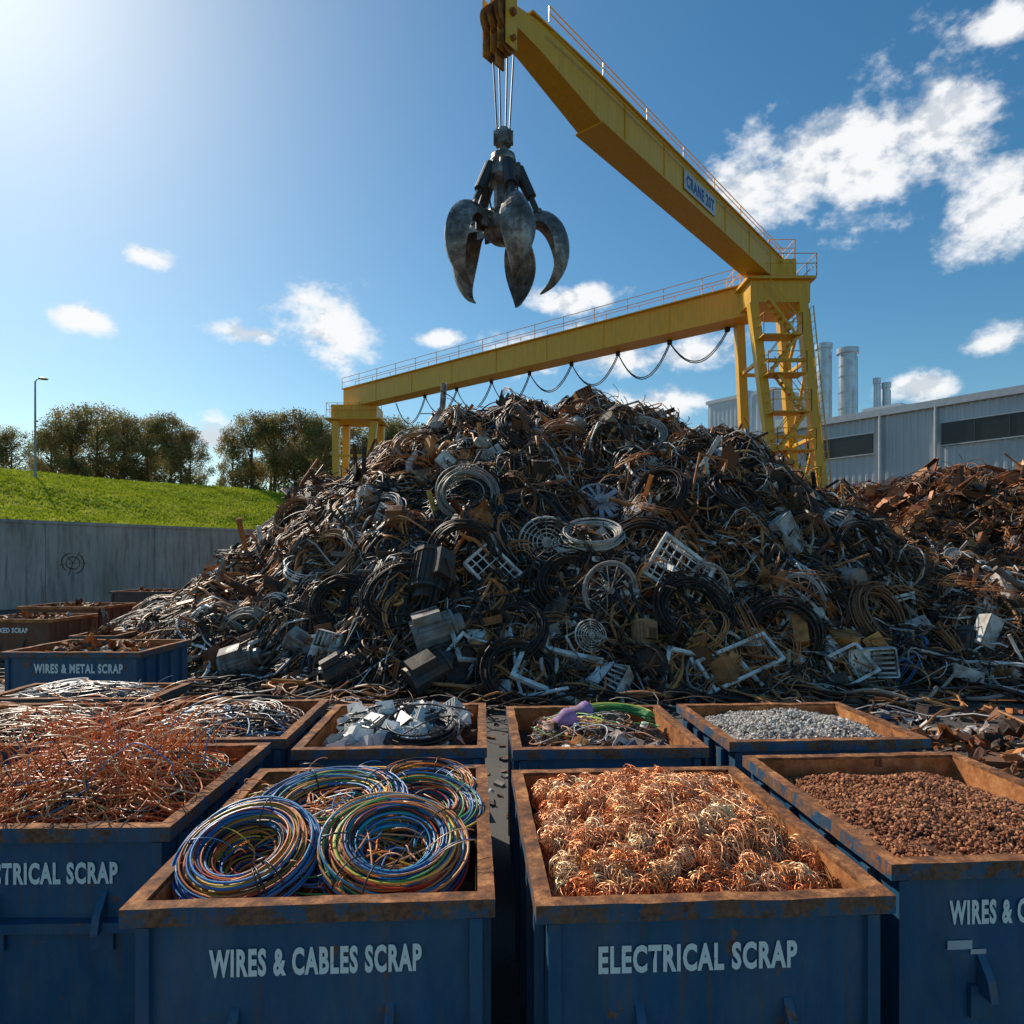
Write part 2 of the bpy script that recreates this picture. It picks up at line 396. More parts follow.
def coilg(R,k,rb,r=.014,n=26,s=4):
    g=[]
    for i in range(k):
        a=U(0,2*PI);q=abs(rng.normal(0,.6))*rb
        gg=ring(R+q*math.cos(a),r,n,s,1.0,U(.005,.04)); g.append(xf(gg,rotm(U(-.06,.06),U(-.06,.06)),(0,0,q*math.sin(a))))
    return merge(*g)

# ------------------------------------------------------------ scrap heap
heap=MB()
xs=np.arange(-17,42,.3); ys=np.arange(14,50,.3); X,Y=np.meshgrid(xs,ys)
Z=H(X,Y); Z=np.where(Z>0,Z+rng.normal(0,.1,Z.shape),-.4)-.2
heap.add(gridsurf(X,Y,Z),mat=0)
def sample(n,lo=.05):
    out=[]
    while len(out)<n:
        x=rng.uniform(-16,36,4000); y=rng.uniform(15,38,4000); h=H(x,y)
        nn=Hn(x,y)
        vis=(nn[:,1]<.3)&(h>lo)&(np.abs(x)<y*.95)
        keep=vis&(rng.random(4000)<np.clip((26/np.maximum(y,1))**1.3,.35,1.3)/1.3)
        out+=list(zip(x[keep],y[keep]))
    A=np.array(out[:n]); return A[:,0],A[:,1]
NI=19500
x,y=sample(NI); h=H(x,y); nn=Hn(x,y); br=isbrown(x,y)
kinds=['sliver','crumple','pipe','angle','box','frame','ring','appl','motor','can','wheel','grid','tangle','guard','casing']
kw=np.array([.21,.20,.12,.12,.045,.035,.12,.022,.014,.02,.006,.010,.15,.003,.012]); kw/=kw.sum()
kk=rng.choice(len(kinds),NI,p=kw)
for i in range(NI):
    k=kinds[kk[i]]; s=float(np.clip(rng.lognormal(-1.05,.5),.12,1.2)); 
    mat=1
    if br[i]: s*=1.15
    col=pick(PB if br[i] else PAL)
    if k=='sliver': g=box(s*U(.6,2.0),s*U(.04,.2),s*U(.02,.08)); mat=rng.choice([1,2])
    elif k=='crumple': g=crumple(s); mat=rng.choice([1,1,2])
    elif k=='pipe': g=pipe(s); mat=rng.choice([1,2])
    elif k=='angle': g=bent(angle(s*.9),s,.1); mat=rng.choice([1,2])
    elif k=='box': g=bent(box(s*U(.4,.9),s*U(.3,.7),s*U(.2,.5)),s)
    elif k=='frame': g=bent(frameg(s*1.1,U(1,1.8),.07),s)
    elif k=='ring': g=ring(s*U(.5,1.2),U(.012,.03),20,4,U(.6,1.2),.08); mat=3
    elif k=='appl': g=bent(appliance(s*1.0),s,.08)
    elif k=='motor': g=motor(s*1.0); mat=2
    elif k=='can': g=can(s)
    elif k=='wheel': g=wheel(min(1.1,s*1.6)); mat=2
    elif k=='grid': g=bent(frameg(s*1.2,U(1,1.6),.06,int(U(3,7))),s)
    elif k=='guard': g=guard(min(.9,s*1.6))
    elif k=='casing': g=bent(casing(s*1.1),s,.2)
    else: g=coilg(s*.75,6,.14,.014,16,3); mat=3
    if k in('frame','grid','appl','guard','casing') and rng.random()<.35 and not br[i]: col=np.array([.78,.75,.69])*U(.65,1.1)
    if k in('ring','tangle') and rng.random()<.33: col=np.array([.62,.26,.09])*U(.5,1.2)
    elif k in('ring','tangle') and rng.random()<.6: col=np.array([.026,.024,.022])
    R=frame(nn[i])@rotm(rng.normal(0,.5),rng.normal(0,.5),U(0,2*PI))
    heap.add(g,R,(x[i],y[i],h[i]+U(-.12,.26)*s+.02),int(mat),col)
def drape(x0,y0,L,n,r,curl,col,mat=3,off=.1,sides=4):
    a=U(0,2*PI); st=L/n; w1=U(-curl,curl); ph=U(0,6)
    t=np.arange(n); ang=a+w1*t+.7*np.sin(t*.45+ph)
    xx=x0+np.cumsum(np.cos(ang)*st); yy=y0+np.cumsum(np.sin(ang)*st*.8)
    zz=np.maximum(H(xx,yy),0)+off+.1*np.sin(t*U(.5,1.1)+ph)+.03
    heap.add(tube(np.stack([xx,yy,zz],-1),r,sides,caps=False),mat=mat,col=col,smooth=True)
NC=5600
x,y=sample(NC)
br=isbrown(x,y)
CP=[((.018,.017,.016),.46),((.10,.09,.08),.08),((.42,.39,.35),.07),((.80,.77,.72),.09),((.34,.14,.05),.16),((.64,.27,.09),.15),((.04,.16,.34),.010),((.5,.40,.28),.04)]
for i in range(NC):
    if br[i] and rng.random()<.75: continue
    drape(x[i],y[i],U(1.5,8.0),20,float(rng.choice([.012,.018,.03,.05],p=[.38,.32,.19,.11])),.4,pick(CP),off=U(.05,.38))
for i in range(560):
    t0=U(0,1); x0=-2-10*t0+U(-1.5,1.5); y0=21+3*t0+U(-2.5,2.5); n=16
    d=np.array([-.85+U(-.25,.25),-.5+U(-.35,.35)]); L=U(2.5,7); t=np.linspace(0,L,n)
    xx=x0+d[0]*t+.12*np.sin(t*1.4+U(0,6)); yy=y0+d[1]*t*.6+.12*np.sin(t*1.7+U(0,6)); zz=np.maximum(H(xx,yy),0)+U(.1,.4)+.06*np.sin(t*2)
    heap.add(tube(np.stack([xx,yy,zz],-1),float(rng.choice([.015,.025,.045])),4),mat=3,col=pick([((.46,.20,.08),.45),((.45,.40,.34),.25),((.03,.03,.03),.3)]),smooth=True)
for i in range(620):
    x0=U(-9,12) if rng.random()<.7 else U(14,30); y0=U(24,29) if x0<13 else U(33,38); z0=float(H(x0,y0))
    d=np.array([U(-1,1),U(-1,.6),U(.3,1.2)]); d/=np.linalg.norm(d); L=U(.4,1.4); t=np.linspace(0,1,7)
    P=np.array([x0,y0,z0])+d*L*t[:,None]+np.stack([.3*L*np.sin(t*3),0*t,-.5*L*t**2*U(0,1)],-1)
    heap.add(tube(P,U(.008,.02),4),mat=3,col=pick(CP))
heap.obj('scrap_heap',[M_heapbase,M_paint,M_metal,M_cable])

def F(px,py):
    ys=np.arange(15.5,30,.05); tx=(px-512)/683; tz=(556-py)/683
    d=H(tx*ys,ys)-(CAMH+tz*ys); i=int(np.argmax(d>0)); return tx*ys[i],CAMH+tz*ys[i]
def feature(name,g,x,z,mats,tilt=(0,0,0),out=.35,smooth=False,face=.55):
    ys=np.arange(15.5,30,.05); hh=H(np.full_like(ys,x),ys); yy=ys[int(np.argmax(hh>=z))]
    n=Hn(np.array([x]),np.array([yy]))[0]
    n=n*(1-face)+np.array([0,-1,.25])*face
    R=frame(n)@rotm(*tilt); p=np.array([x,yy,z])+n/np.linalg.norm(n)*out
    f=MB()
    for gg,mi,c in g: f.add(gg,R,None,mi,c,smooth)
    return f.obj(name,mats,loc=p)
WH=(.82,.80,.75);GY=(.30,.29,.27);DK=(.07,.068,.065)
MM=[M_paint,M_metal,M_cable]
for (px,py,s,n) in [(490,575,1.05,4),(675,577,1.35,6)]:
    X_,Z_=F(px,py); feature('plastic_crate',[(bent(frameg(s,1.25,.07,n),s,.06),0,WH),(xf(frameg(s*.97,1.25,.05,0),None,(0,0,-.16)),0,(.5,.5,.47))],X_,Z_,MM,(.1,U(-.2,.2),U(-.5,.1)),.4)
for (px,py,s,c) in [(430,580,1.6,DK),(438,637,1.4,GY),(340,692,1.0,DK),(430,682,1.3,DK),(235,683,1.1,GY),(305,650,1.0,GY),(400,525,.9,(.35,.15,.07)),(560,620,.9,DK),(640,640,.9,(.4,.2,.1)),(960,650,1.0,DK)]:
    X_,Z_=F(px,py); feature('electric_motor',[(motor(s),1,c),(box(s*.5,s*.34,s*.30,(-.1*s,0,.28*s)),0,c)],X_,max(Z_,.5),MM,(-.5+U(-.4,.4),U(-.4,.4),U(-.6,1.2)),.32)
for (px,py,s,n) in [(610,595,1.5,14),(703,592,1.35,12),(797,603,1.4,10)]:
    X_,Z_=F(px,py); feature('spoked_wheel',[(wheel(s,n),0,(.42,.39,.35))],X_,Z_,MM,(U(-.5,0),U(-.5,.5),0),.3)
for (px,py,s) in [(548,548,1.6),(590,640,.8)]:
    X_,Z_=F(px,py); feature('fan_guard',[(guard(s),0,(.66,.63,.58))],X_,Z_,MM,(U(-.5,0),U(-.4,.4),0),.35)
X_,Z_=F(600,507); feature('radial_fan',[(fan(1.5),0,(.4,.45,.52)),(ring(.3,.03,16,4),1,(.5,.3,.2))],X_,Z_,MM,(-.2,.2,0),.4)
for (px,py,R_,c) in [(380,522,.85,(.42,.40,.38)),(565,457,1.0,(.45,.22,.11)),(640,560,.9,(.02,.02,.02)),(575,590,.9,(.02,.02,.02)),(640,440,.7,(.5,.47,.44)),(350,610,.8,(.02,.02,.02)),(470,500,.8,(.35,.32,.28)),(420,455,.7,(.5,.22,.09)),(330,560,.8,(.5,.26,.13)),(510,640,.9,(.02,.02,.02)),(730,500,.8,(.03,.03,.03)),(780,640,.8,(.02,.02,.02)),(465,560,.8,(.02,.02,.02)),(590,545,.7,(.55,.52,.47)),(520,680,.8,(.02,.02,.02)),(400,600,.9,(.02,.02,.02)),(690,620,.9,(.02,.02,.02)),(850,560,.9,(.02,.02,.02)),(300,520,.7,(.4,.2,.1)),(520,440,.8,(.03,.03,.03)),(870,620,.8,(.3,.15,.08)),(660,500,.8,(.02,.02,.02)),(250,640,.7,(.4,.36,.3))]:
    X_,Z_=F(px,py); feature('cable_coil',[(coilg(R_,20,.2,.024,30,4),2,c)],X_,max(Z_,.4),MM,(U(-.35,.35),U(-.45,.45),0),.35,True,.35)
for (px,py,s,a) in [(555,682,1.3,1.5),(690,690,1.1,1.1),(325,655,.9,1.2),(735,665,.9,2.4),(460,665,.8,1.6),(905,625,1.0,1.6),(850,690,.9,1.3)]:
    X_,Z_=F(px,py); feature('appliance_frame',[(bent(frameg(s,a,.085,0),s,.14),0,WH),(xf(frameg(s*.9,a,.06,1),rotm(.12,.05,.03),(.05,.05,-.16)),0,(.6,.58,.54))],X_,max(Z_,.6),MM,(U(-.4,.2),U(-.3,.3),U(-.7,.7)),.3)
for (px,py,s) in [(495,465,1.0),(780,540,1.15),(830,525,.9),(865,665,1.05),(990,640,1.0),(600,545,.7),(470,420,.7),(330,650,.8),(610,690,.8)]:
    X_,Z_=F(px,py); feature('appliance_casing',[(bent(casing(s),s,.22),0,tuple(np.array(WH)*U(.5,1)))],X_,max(Z_,.5),MM,(U(-.8,.5),U(-.7,.7),U(-1.5,1.5)),.22)
hb=MB()
for i in range(46):
    t=np.linspace(0,1,22); x0=U(-4.6,-1.5); a=U(-.6,.6); x1=x0+U(-2.8,7.0)
    xx=x0+(x1-x0)*t+.6*np.sin(t*PI*U(1,2)+a); yy=22.0-4.2*t+.5*np.sin(t*5+a); zz=np.maximum(H(xx,yy),0)+.25+U(0,.25)
    hb.add(tube(np.stack([xx,yy,zz],-1),U(.03,.065),7),mat=0,smooth=True)
hb.obj('hose_bundle',[M_black])

db=MB()
for i in range(3200):
    xx=U(-14,16); yy=U(9,19)
    if rng.random()<.5: xx=U(5,15); yy=U(7.5,18)
    s=float(np.clip(rng.lognormal(-2.3,.7),.03,.6)); g=crumple(s) if rng.random()<.5 else box(s,s*U(.2,.7),s*.3)
    db.add(g,rotm(U(-.3,.3),U(-.3,.3),U(0,6)),(xx,yy,s*.15),0,pick(PAL))
for i in range(420):
    xx=U(6.0,12); yy=U(8.6,13); s=U(.08,.40); r_=rng.random(); g=crumple(s) if r_<.45 else (angle(s*.5) if r_<.85 else casing(s))
    top=max(.03,.7-.22*abs(yy-10.5)-.16*abs(xx-9.0))
    db.add(g,rotm(U(-.5,.5),U(-.5,.5),U(0,6)),(xx,yy,top*U(.2,1)+.05),0,pick(PB if rng.random()<.5 else PAL))
db.obj('scrap_debris',[M_paint])

# ------------------------------------------------------------ skip bins
BH=1.62
RW=.095
def bin_shell(e,w_,l_,h_=BH,paint=M_blue,rim=M_rim,inside=M_rust,hooks=False):
    mb=MB(); a,b_=w_/2-.075,l_/2-.075; t=.03
    def wall(p0,p1,z0,z1,out,sub,matid,amp):
        u=np.linspace(0,1,sub); v=np.linspace(0,1,14); Uu,Vv=np.meshgrid(u,v)
        P0=np.array(p0);P1=np.array(p1)
        edge=np.sin(Uu*PI)*np.sin(Vv*PI)
        d=amp*edge*(np.sin(Uu*9+U(0,6))*np.cos(Vv*5+U(0,6))+.6*np.sin(Uu*17+Vv*11+U(0,6)))
        X_=P0[0]+(P1[0]-P0[0])*Uu+out[0]*d; Y_=P0[1]+(P1[1]-P0[1])*Uu+out[1]*d; Z_=z0+(z1-z0)*Vv
        mb.add(gridsurf(X_,Y_,Z_),mat=matid,smooth=True)
    zt=h_-.02; zb=.14
    for (p0,p1,o) in [((-a,-b_),(a,-b_),(0,-1)),((a,-b_),(a,b_),(1,0)),((a,b_),(-a,b_),(0,1)),((-a,b_),(-a,-b_),(-1,0))]:
        wall(p0,p1,zb,zt,o,24,0,.006)
    a2,b2=a-t,b_-t
    for (p0,p1,o) in [((-a2,-b2),(a2,-b2),(0,1)),((a2,-b2),(a2,b2),(-1,0)),((a2,b2),(-a2,b2),(0,-1)),((-a2,b2),(-a2,-b2),(1,0))]:
        wall(p0,p1,zb,zt,o,20,1,.008)
    mb.add(box(2*a-.01,2*b_-.01,.04,(0,0,zb)),mat=0)
    rp=.055
    for sx in(-1,1):
        for k in range(4):
            yy=-b_+.25+k*(2*b_-.5)/3
            mb.add(box(rp,.09,h_-.3,(sx*(a+rp/2+.004),yy,h_/2)),mat=0)
        mb.add(box(.12,2*b_-.1,.13,(sx*(a-.3),0,.067)),mat=0)
    for sx in(-1,1):
        for sy in(-1,1):
            mb.add(box(.07,.07,h_-.28,(sx*(a-.03),sy*(b_+.008),h_/2+.02)),mat=0)
    for sy in(-1,1):
        zr=.18 if not hooks else .93
        mb.add(box(2*a-.25,.08,.07,(0,sy*(b_+.045),zr)),mat=0)
        for xx in(-.42,.42) if not hooks else (-.75,-.2,.55):
            zc=.90 if not hooks else 1.02
            v=np.array([[xx-.025,sy*(b_+.002),zc+.13],[xx-.025,sy*(b_+.002),zc-.12],[xx-.025,sy*(b_+.13),zc-.12],[xx-.025,sy*(b_+.10),zc+.0]])
            v2=v+np.array([.05,0,0]); V=np.vstack([v,v2])
            mb.add((V,[[0,1,2,3],[7,6,5,4],[0,3,7,4],[3,2,6,7],[2,1,5,6],[1,0,4,5]],None),mat=0)
            mb.add(box(.16,.03,.2,(xx,sy*(b_+.018),zc-.17)),mat=0)
    mb.obj('shell',[paint,inside],e)
    r=MB(); o1,o2=w_/2,l_/2; i1,i2=o1-RW,o2-RW; z0,z1=h_-.10,h_
    ns=14
    def side(pa,pb,qa,qb):
        tt=np.linspace(0,1,ns)[:,None]; wv=np.sin(tt*PI)
        j=rng.normal(0,.0035,(ns,1))*wv; jz=rng.normal(0,.003,(ns,1))*wv
        po=np.array(pa)+(np.array(pb)-np.array(pa))*tt; pi_=np.array(qa)+(np.array(qb)-np.array(qa))*tt
        nrm=(po-pi_); nrm/=np.linalg.norm(nrm,axis=1)[:,None]
        po=po+nrm*j; pi_=pi_+nrm*rng.normal(0,.0035,(ns,1))*wv
        rows=[np.hstack([po,np.full((ns,1),z0)]),np.hstack([po,z1+jz]),np.hstack([pi_,z1+jz]),np.hstack([pi_,np.full((ns,1),z0)])]
        V=np.vstack(rows)
        for k,mi in((0,0),(1,1),(2,1),(3,0)):
            k2=(k+1)%4; i=np.arange(ns-1); q=np.stack([k*ns+i,k*ns+i+1,k2*ns+i+1,k2*ns+i],-1)
            r.add((V,q,None),mat=mi)
    C=[(-o1,-o2),(o1,-o2),(o1,o2),(-o1,o2)]; D=[(-i1,-i2),(i1,-i2),(i1,i2),(-i1,i2)]
    for i in range(4): side(C[i],C[(i+1)%4],D[i],D[(i+1)%4])
    r.obj('rim',[rim,M_rimrust],e)
    return w_/2-RW-.012,l_/2-RW-.012
def label(e,txt,w_,l_,z=1.28,width=1.15,hh=.155,dx=0):
    t=text_mesh('label',txt,width,hh,M_white,e,offset=.042,pitch=1.14); t.location=(dx,-(l_/2-.075)-.0125,z); t.rotation_euler=(PI/2,0,0)
def crownz(x,y,a,b_,z,c): return z+c*(1-(x/a)**2)*(1-(y/b_)**2)
def fillbase(mb,a,b_,z,amp,mat,col,crown=.1):
    xs=np.linspace(-a,a,22); ys=np.linspace(-b_,b_,24); X,Y=np.meshgrid(xs,ys)
    mb.add(gridsurf(X,Y,crownz(X,Y,a,b_,z,crown)+amp*rng.normal(0,1,X.shape)),mat=mat,col=col)
def wiggle(a,b_,z,zr,n=26,loops=1.2):
    t=np.linspace(0,1,n)*2*PI*loops
    cx,cy=U(-.6,.6)*a,U(-.6,.6)*b_; rx=min(a-abs(cx),U(.15,.75)*a); ry=min(b_-abs(cy),U(.15,.6)*b_)
    p=[U(0,6) for _ in range(6)]; f=[U(.7,1.2),U(.7,1.2),U(1.5,2.6)]
    X=cx+rx*(.75*np.sin(f[0]*t+p[0])+.25*np.sin(f[2]*t+p[1])); Y=cy+ry*(.75*np.sin(f[1]*t+p[2])+.25*np.sin(f[2]*t*1.2+p[3]))
    Z=crownz(X,Y,a,b_,z,zr)+.05*np.sin(t*1.3+p[4])+U(-.05,.1)
    return np.stack([X,Y,Z],-1)
def nuggets(mb,a,b_,z,crown,n,smin,smax,pal,mat,flat=.6):
    v0,f0=ico()
    for i in range(n):
        xx,yy=U(-a,a),U(-b_,b_); s=U(smin,smax)
        v=v0*s*np.array([U(.7,1.5),U(.6,1.1),U(.4,flat+.4)])+rng.normal(0,.14*s,v0.shape)
        bumpz=.03*math.sin(xx*7+1)*math.sin(yy*6)+.018*math.sin(xx*15+yy*11)
        mb.add((v,None,f0),rotm(U(-1,1),U(-1,1),U(0,6)),(xx,yy,crownz(xx,yy,a,b_,z,crown)+bumpz+U(-.2,.9)*s),mat,pick(pal))
def make_bin(cx,cy,w_,l_,rot,kind,txt=None,paint=M_blue,h_=BH,hooks=False,name='scrap_bin',rim=M_rim,dx=0,tw=None,tz=1.28,th=.155):
    e=empty(name,(cx,cy,0),math.radians(rot))
    a,b_=bin_shell(e,w_,l_,h_,paint=paint,hooks=hooks,rim=rim)
    mb=MB()
    if txt: label(e,txt,w_,l_,dx=dx,width=tw or (1.15 if len(txt)>16 else 1.06),z=tz,hh=th)
    if kind=='coils':
        fillbase(mb,a,b_,h_-.30,.02,2,(.02,.02,.02),.06)
        P=[((.04,.17,.40),.28),((.04,.30,.50),.07),((.72,.20,.04),.23),((.76,.46,.06),.11),((.06,.32,.10),.07),((.50,.05,.03),.06),((.03,.03,.035),.12),((.66,.30,.12),.12)]
        for (X_,Y_,Z_,R_,rb,tx,ty,k) in [(-.53,-.60,.01,.31,.12,.40,-.08,130),(.38,-.55,.01,.345,.13,.34,.08,150),(-.15,.04,.05,.42,.13,.14,-.05,140),(.52,.12,.0,.30,.13,.18,.12,95),(-.52,.44,-.06,.31,.10,-.05,-.1,65),(.50,.68,-.01,.31,.115,.1,.1,85),(-.05,.66,-.06,.36,.10,.0,.0,65),(.0,-.35,-.17,.38,.11,0,0,50),(-.45,-.1,-.20,.34,.10,0,0,45),(-.5,-.6,-.10,.16,.09,.2,.1,30),(.38,-.55,-.10,.18,.09,.1,.1,30),(-.15,.04,-.08,.22,.1,.1,0,30)]:
            R=rotm(tx,ty,0); sub=[pick(P) for _ in range(6)]
            for j in range(k):
                a_=U(0,2*PI); q=math.sqrt(U(0,1))*rb
                c=pick(P) if rng.random()<.6 else sub[int(U(0,6))]
                g=ring(R_+q*math.cos(a_)*1.1,U(.0055,.009),40,5,1.0 if rng.random()<.7 else U(.6,.95),U(.004,.038))
                R2=R@rotm(U(-.07,.07),U(-.07,.07),U(0,6))
                mb.add(g,R2,np.array([X_+U(-.015,.015),Y_+U(-.015,.015),h_+Z_])+R@np.array([0,0,q*math.sin(a_)*.8]),0,c,True)
            if k>60:
                for j in range(4):
                    th_=U(0,2*PI); g=xf(ring(rb*1.1,.006,14,4),rotm(PI/2,0,0)); g=xf(g,rotm(0,0,th_),(R_*math.cos(th_),R_*math.sin(th_),0))
                    mb.add(g,R,(X_,Y_,h_+Z_),0,(.03,.03,.03),True)
        for j in range(260):
            mb.add(tube(wiggle(a*.88,b_*.88,h_-.15,.17,22,U(.3,.9)),U(.004,.007),4),mat=0,col=pick(P+[((.75,.33,.15),.6)]),smooth=True)
        for j in range(110):
            x0,y0=U(-.8,.8)*a,U(-.7,.85)*b_; an=U(0,6); L=U(.1,.38); t=np.linspace(0,1,8)
            mb.add(tube(np.stack([np.clip(x0+math.cos(an)*L*t,-a,a),y0+math.sin(an)*L*t*.6,h_+.02+L*.9*t*(1-t*.7)],-1),.004,4),mat=0,col=pick(P+[((.75,.33,.15),.8)]),smooth=True)
    elif kind=='copperwool':
        fillbase(mb,a,b_,h_-.2,.03,1,(.35,.12,.05),.16)
        P=[((.93,.40,.19),.45),((.84,.28,.10),.27),((.95,.55,.33),.28)]
        for i in range(640):
            xx,yy=U(-a+.09,a-.09),U(-b_+.09,b_-.09); s=U(.045,.105)
            z=crownz(xx,yy,a,b_,h_-.16,.24)+U(-.02,.07)+.03*math.sin(xx*9)*math.sin(yy*8)
            c=pick(P)
            for j in range(16):
                g=ring(s*U(.7,1.05),.0034,14,3,1.0,U(.02,.09))
                mb.add(g,rotm(U(0,6),U(0,6),U(0,6)),(xx+rng.normal(0,.012),yy+rng.normal(0,.012),z+rng.normal(0,.012)),1,np.clip(c*U(.8,1.15),0,.95),True)
        for i in range(500):
            P0=wiggle(a*.95,b_*.95,h_-.12,.25,12,U(.05,.15)); mb.add(tube(P0,.0026,3,caps=False),mat=1,col=pick(P),smooth=True)
    elif kind=='granules':
        fillbase(mb,a,b_,h_-.23,.012,3,(.16,.075,.045),.22)
        nuggets(mb,a-.02,b_-.02,h_-.21,.24,15500,.008,.020,[((.42,.17,.08),.4),((.27,.10,.05),.3),((.60,.28,.13),.2),((.12,.06,.04),.1)],3)
    elif kind=='gravel':
        fillbase(mb,a,b_,h_-.17,.01,3,(.3,.28,.25),.14)
        nuggets(mb,a-.02,b_-.02,h_-.155,.18,7000,.012,.026,[((.50,.47,.42),.5),((.66,.62,.56),.3),((.27,.24,.21),.2)],3)
    elif kind in('orangewire','darkwire','greywire','cablecoil'):
        fillbase(mb,a,b_,h_-.2,.03,2,(.06,.035,.03),.1)
        P={'orangewire':[((.88,.24,.06),.46),((.90,.37,.14),.22),((.62,.14,.05),.1),((.03,.03,.03),.08),((.06,.2,.4),.04),((.72,.58,.40),.07),((.1,.35,.14),.03)],
           'darkwire':[((.04,.04,.04),.3),((.36,.17,.09),.3),((.48,.38,.30),.25),((.65,.28,.13),.15)],
           'greywire':[((.07,.07,.07),.3),((.35,.34,.32),.4),((.6,.58,.54),.2),((.38,.18,.1),.1)],
           'cablecoil':[((.03,.03,.035),.42),((.4,.38,.35),.25),((.05,.22,.42),.10),((.55,.25,.12),.23)]}[kind]
        cnt=800 if kind=='orangewire' else 280
        for i in range(cnt):
            mb.add(tube(wiggle(a*.97,b_*.97,h_-.16,.30 if kind=='orangewire' else .14,30,U(.5,1.6)),U(.0045,.008) if kind=='orangewire' else U(.006,.013),4),mat=0,col=pick(P),smooth=True)
        if kind=='orangewire':
            for i in range(260):
                t=np.linspace(0,1,14); x0,y0=U(-.7,.7)*a,U(-.7,.7)*b_; an=U(0,6); L=U(.2,.95); k=U(.45,.95)
                pp=np.stack([x0+math.cos(an)*L*t+.04*np.sin(t*7+an),y0+math.sin(an)*L*t*.6,h_+.08+L*1.5*t*(1-t*k)],-1)
                pp[:,0]=np.clip(pp[:,0],-a,a); mb.add(tube(pp,U(.0035,.006),4),mat=0,col=pick(P),smooth=True)
        if kind in('cablecoil','greywire'):
            for i in range(5):
                R_=U(.26,.36); g=coilg(R_,28,.07,.011,32,4); mb.add(g,rotm(U(-.2,.3),U(-.15,.15),0),(U(-1,1)*max(.02,a-R_-.15),U(-1,1)*max(.02,b_-R_-.15),h_-.06+U(-.05,.06)),0,pick(P),True)
    elif kind=='white':
        fillbase(mb,a,b_,h_-.26,.03,2,(.03,.03,.03),.1)
        for i in range(240):
            s=U(.1,.32); r_=rng.random(); g=appliance(s) if r_<.3 else (casing(s) if r_<.6 else (frameg(s,1.4,.1,2) if r_<.72 else (can(s*.8) if r_<.85 else (motor(s*.8) if r_<.93 else guard(s)))))
            xx,yy=U(-a+.2,a-.2),U(-b_+.2,b_-.2)
            c_=np.array([.80,.79,.75])*U(.55,1.05) if rng.random()<.72 else ((.06,.06,.06) if rng.random()<.6 else (.35,.34,.33))
            mb.add(g,rotm(U(-.7,.7),U(-.7,.7),U(0,6)),(xx,yy,crownz(xx,yy,a,b_,h_-.13,.22)),0,c_)
        for i in range(70): mb.add(tube(wiggle(a*.9,b_*.9,h_-.06,.16,24,U(.3,.8)),U(.007,.012),5),mat=0,col=(.025,.025,.025),smooth=True)
        mb.add(coilg(.32,44,.06,.012,36,4),rotm(.2,0,0),(.25,-.50,h_+.05),0,(.025,.025,.025),True)
    elif kind=='mixed':
        fillbase(mb,a,b_,h_-.3,.03,2,(.05,.035,.03),.1)
        for i in range(240):
            s=U(.06,.24); r_=rng.random(); g=appliance(s) if r_<.3 else (casing(s) if r_<.55 else (pipe(s) if r_<.8 else can(s)))
            xx,yy=U(-a+.18,a-.18),U(-b_+.18,b_-.18)
            mb.add(g,rotm(U(-.6,.6),U(-.6,.6),U(0,6)),(xx,yy,crownz(xx,yy,a,b_,h_-.2,.16)),2,pick(PAL))
        for i in range(70): mb.add(tube(wiggle(a*.9,b_*.9,h_-.16,.14,24,U(.4,1)),U(.005,.009),4),mat=0,col=pick([((.6,.55,.1),.12),((.1,.4,.12),.10),((.5,.5,.5),.26),((.65,.3,.14),.27),((.05,.05,.05),.25)]),smooth=True)
        for (xx,yy,c,q) in [(-.36,.0,(.46,.28,.62),(.7,.5,.4)),(-.12,.42,(.42,.26,.58),(.4,1.1,.2))]:
            mb.add(lathe([(0,-.15),(.10,-.14),(.12,-.05),(.10,0),(.12,.08),(.115,.13),(.06,.17),(0,.18)],16),rotm(*q),(xx,yy,h_+.02),2,c,True)
        for i in range(40):
            t=np.linspace(0,1,20)*2*PI*.42; mb.add(tube(np.stack([.30+.42*np.cos(t+.2)+U(-.05,.05),.28+.35*np.sin(t+.2)+U(-.05,.05),h_+.0+.05*np.sin(t*U(.8,1.3))+U(-.06,.05)],-1),U(.005,.009),4),mat=0,col=(.10,.36,.12) if i%3 else (.6,.55,.10),smooth=True)
    elif kind=='scrap':
        fillbase(mb,a,b_,h_-.25,.04,2,(.08,.05,.04),.1)
        for i in range(150):
            s=U(.1,.4); g=crumple(s) if rng.random()<.6 else angle(s*.5)
            xx,yy=U(-a+.25,a-.25),U(-b_+.25,b_-.25); mb.add(g,rotm(U(-.5,.5),U(-.5,.5),U(0,6)),(xx,yy,crownz(xx,yy,a,b_,h_-.16,.14)),2,pick(PB))
    mb.obj('contents',[M_newcable,M_copper,M_paint,M_stone],e)
    return e
make_bin(-1.16,4.89,2.0,2.42,3.3,'coils','WIRES & CABLES SCRAP',dx=.02)
make_bin(1.06,4.89,2.0,2.34,3.3,'copperwool','ELECTRICAL SCRAP',dx=-.09,tw=1.12)
make_bin(-3.44,5.78,2.08,2.15,1.5,'orangewire','ELECTRICAL SCRAP',hooks=True,dx=.12)
eR=make_bin(3.28,5.36,2.08,2.28,3.5,'granules','WIRES & CABLES SCRAP',dx=-.05)
st=MB(); st.add(box(.16,.004,.055,(-.56,-1.14+.075-.014,1.08)),mat=0); st.add(box(.10,.004,.03,(-.44,-1.14+.075-.014,1.035)),mat=0)
st.obj('sticker',[M_trim],eR)
make_bin(3.2,7.85,2.12,1.78,3.5,'gravel')
make_bin(.93,7.62,1.93,1.92,2.5,'mixed')
make_bin(-1.24,7.68,1.9,2.05,2.5,'white')
make_bin(-3.32,7.95,1.92,1.95,2.5,'cablecoil')
make_bin(-5.5,7.75,2.0,2.0,2.0,'darkwire')
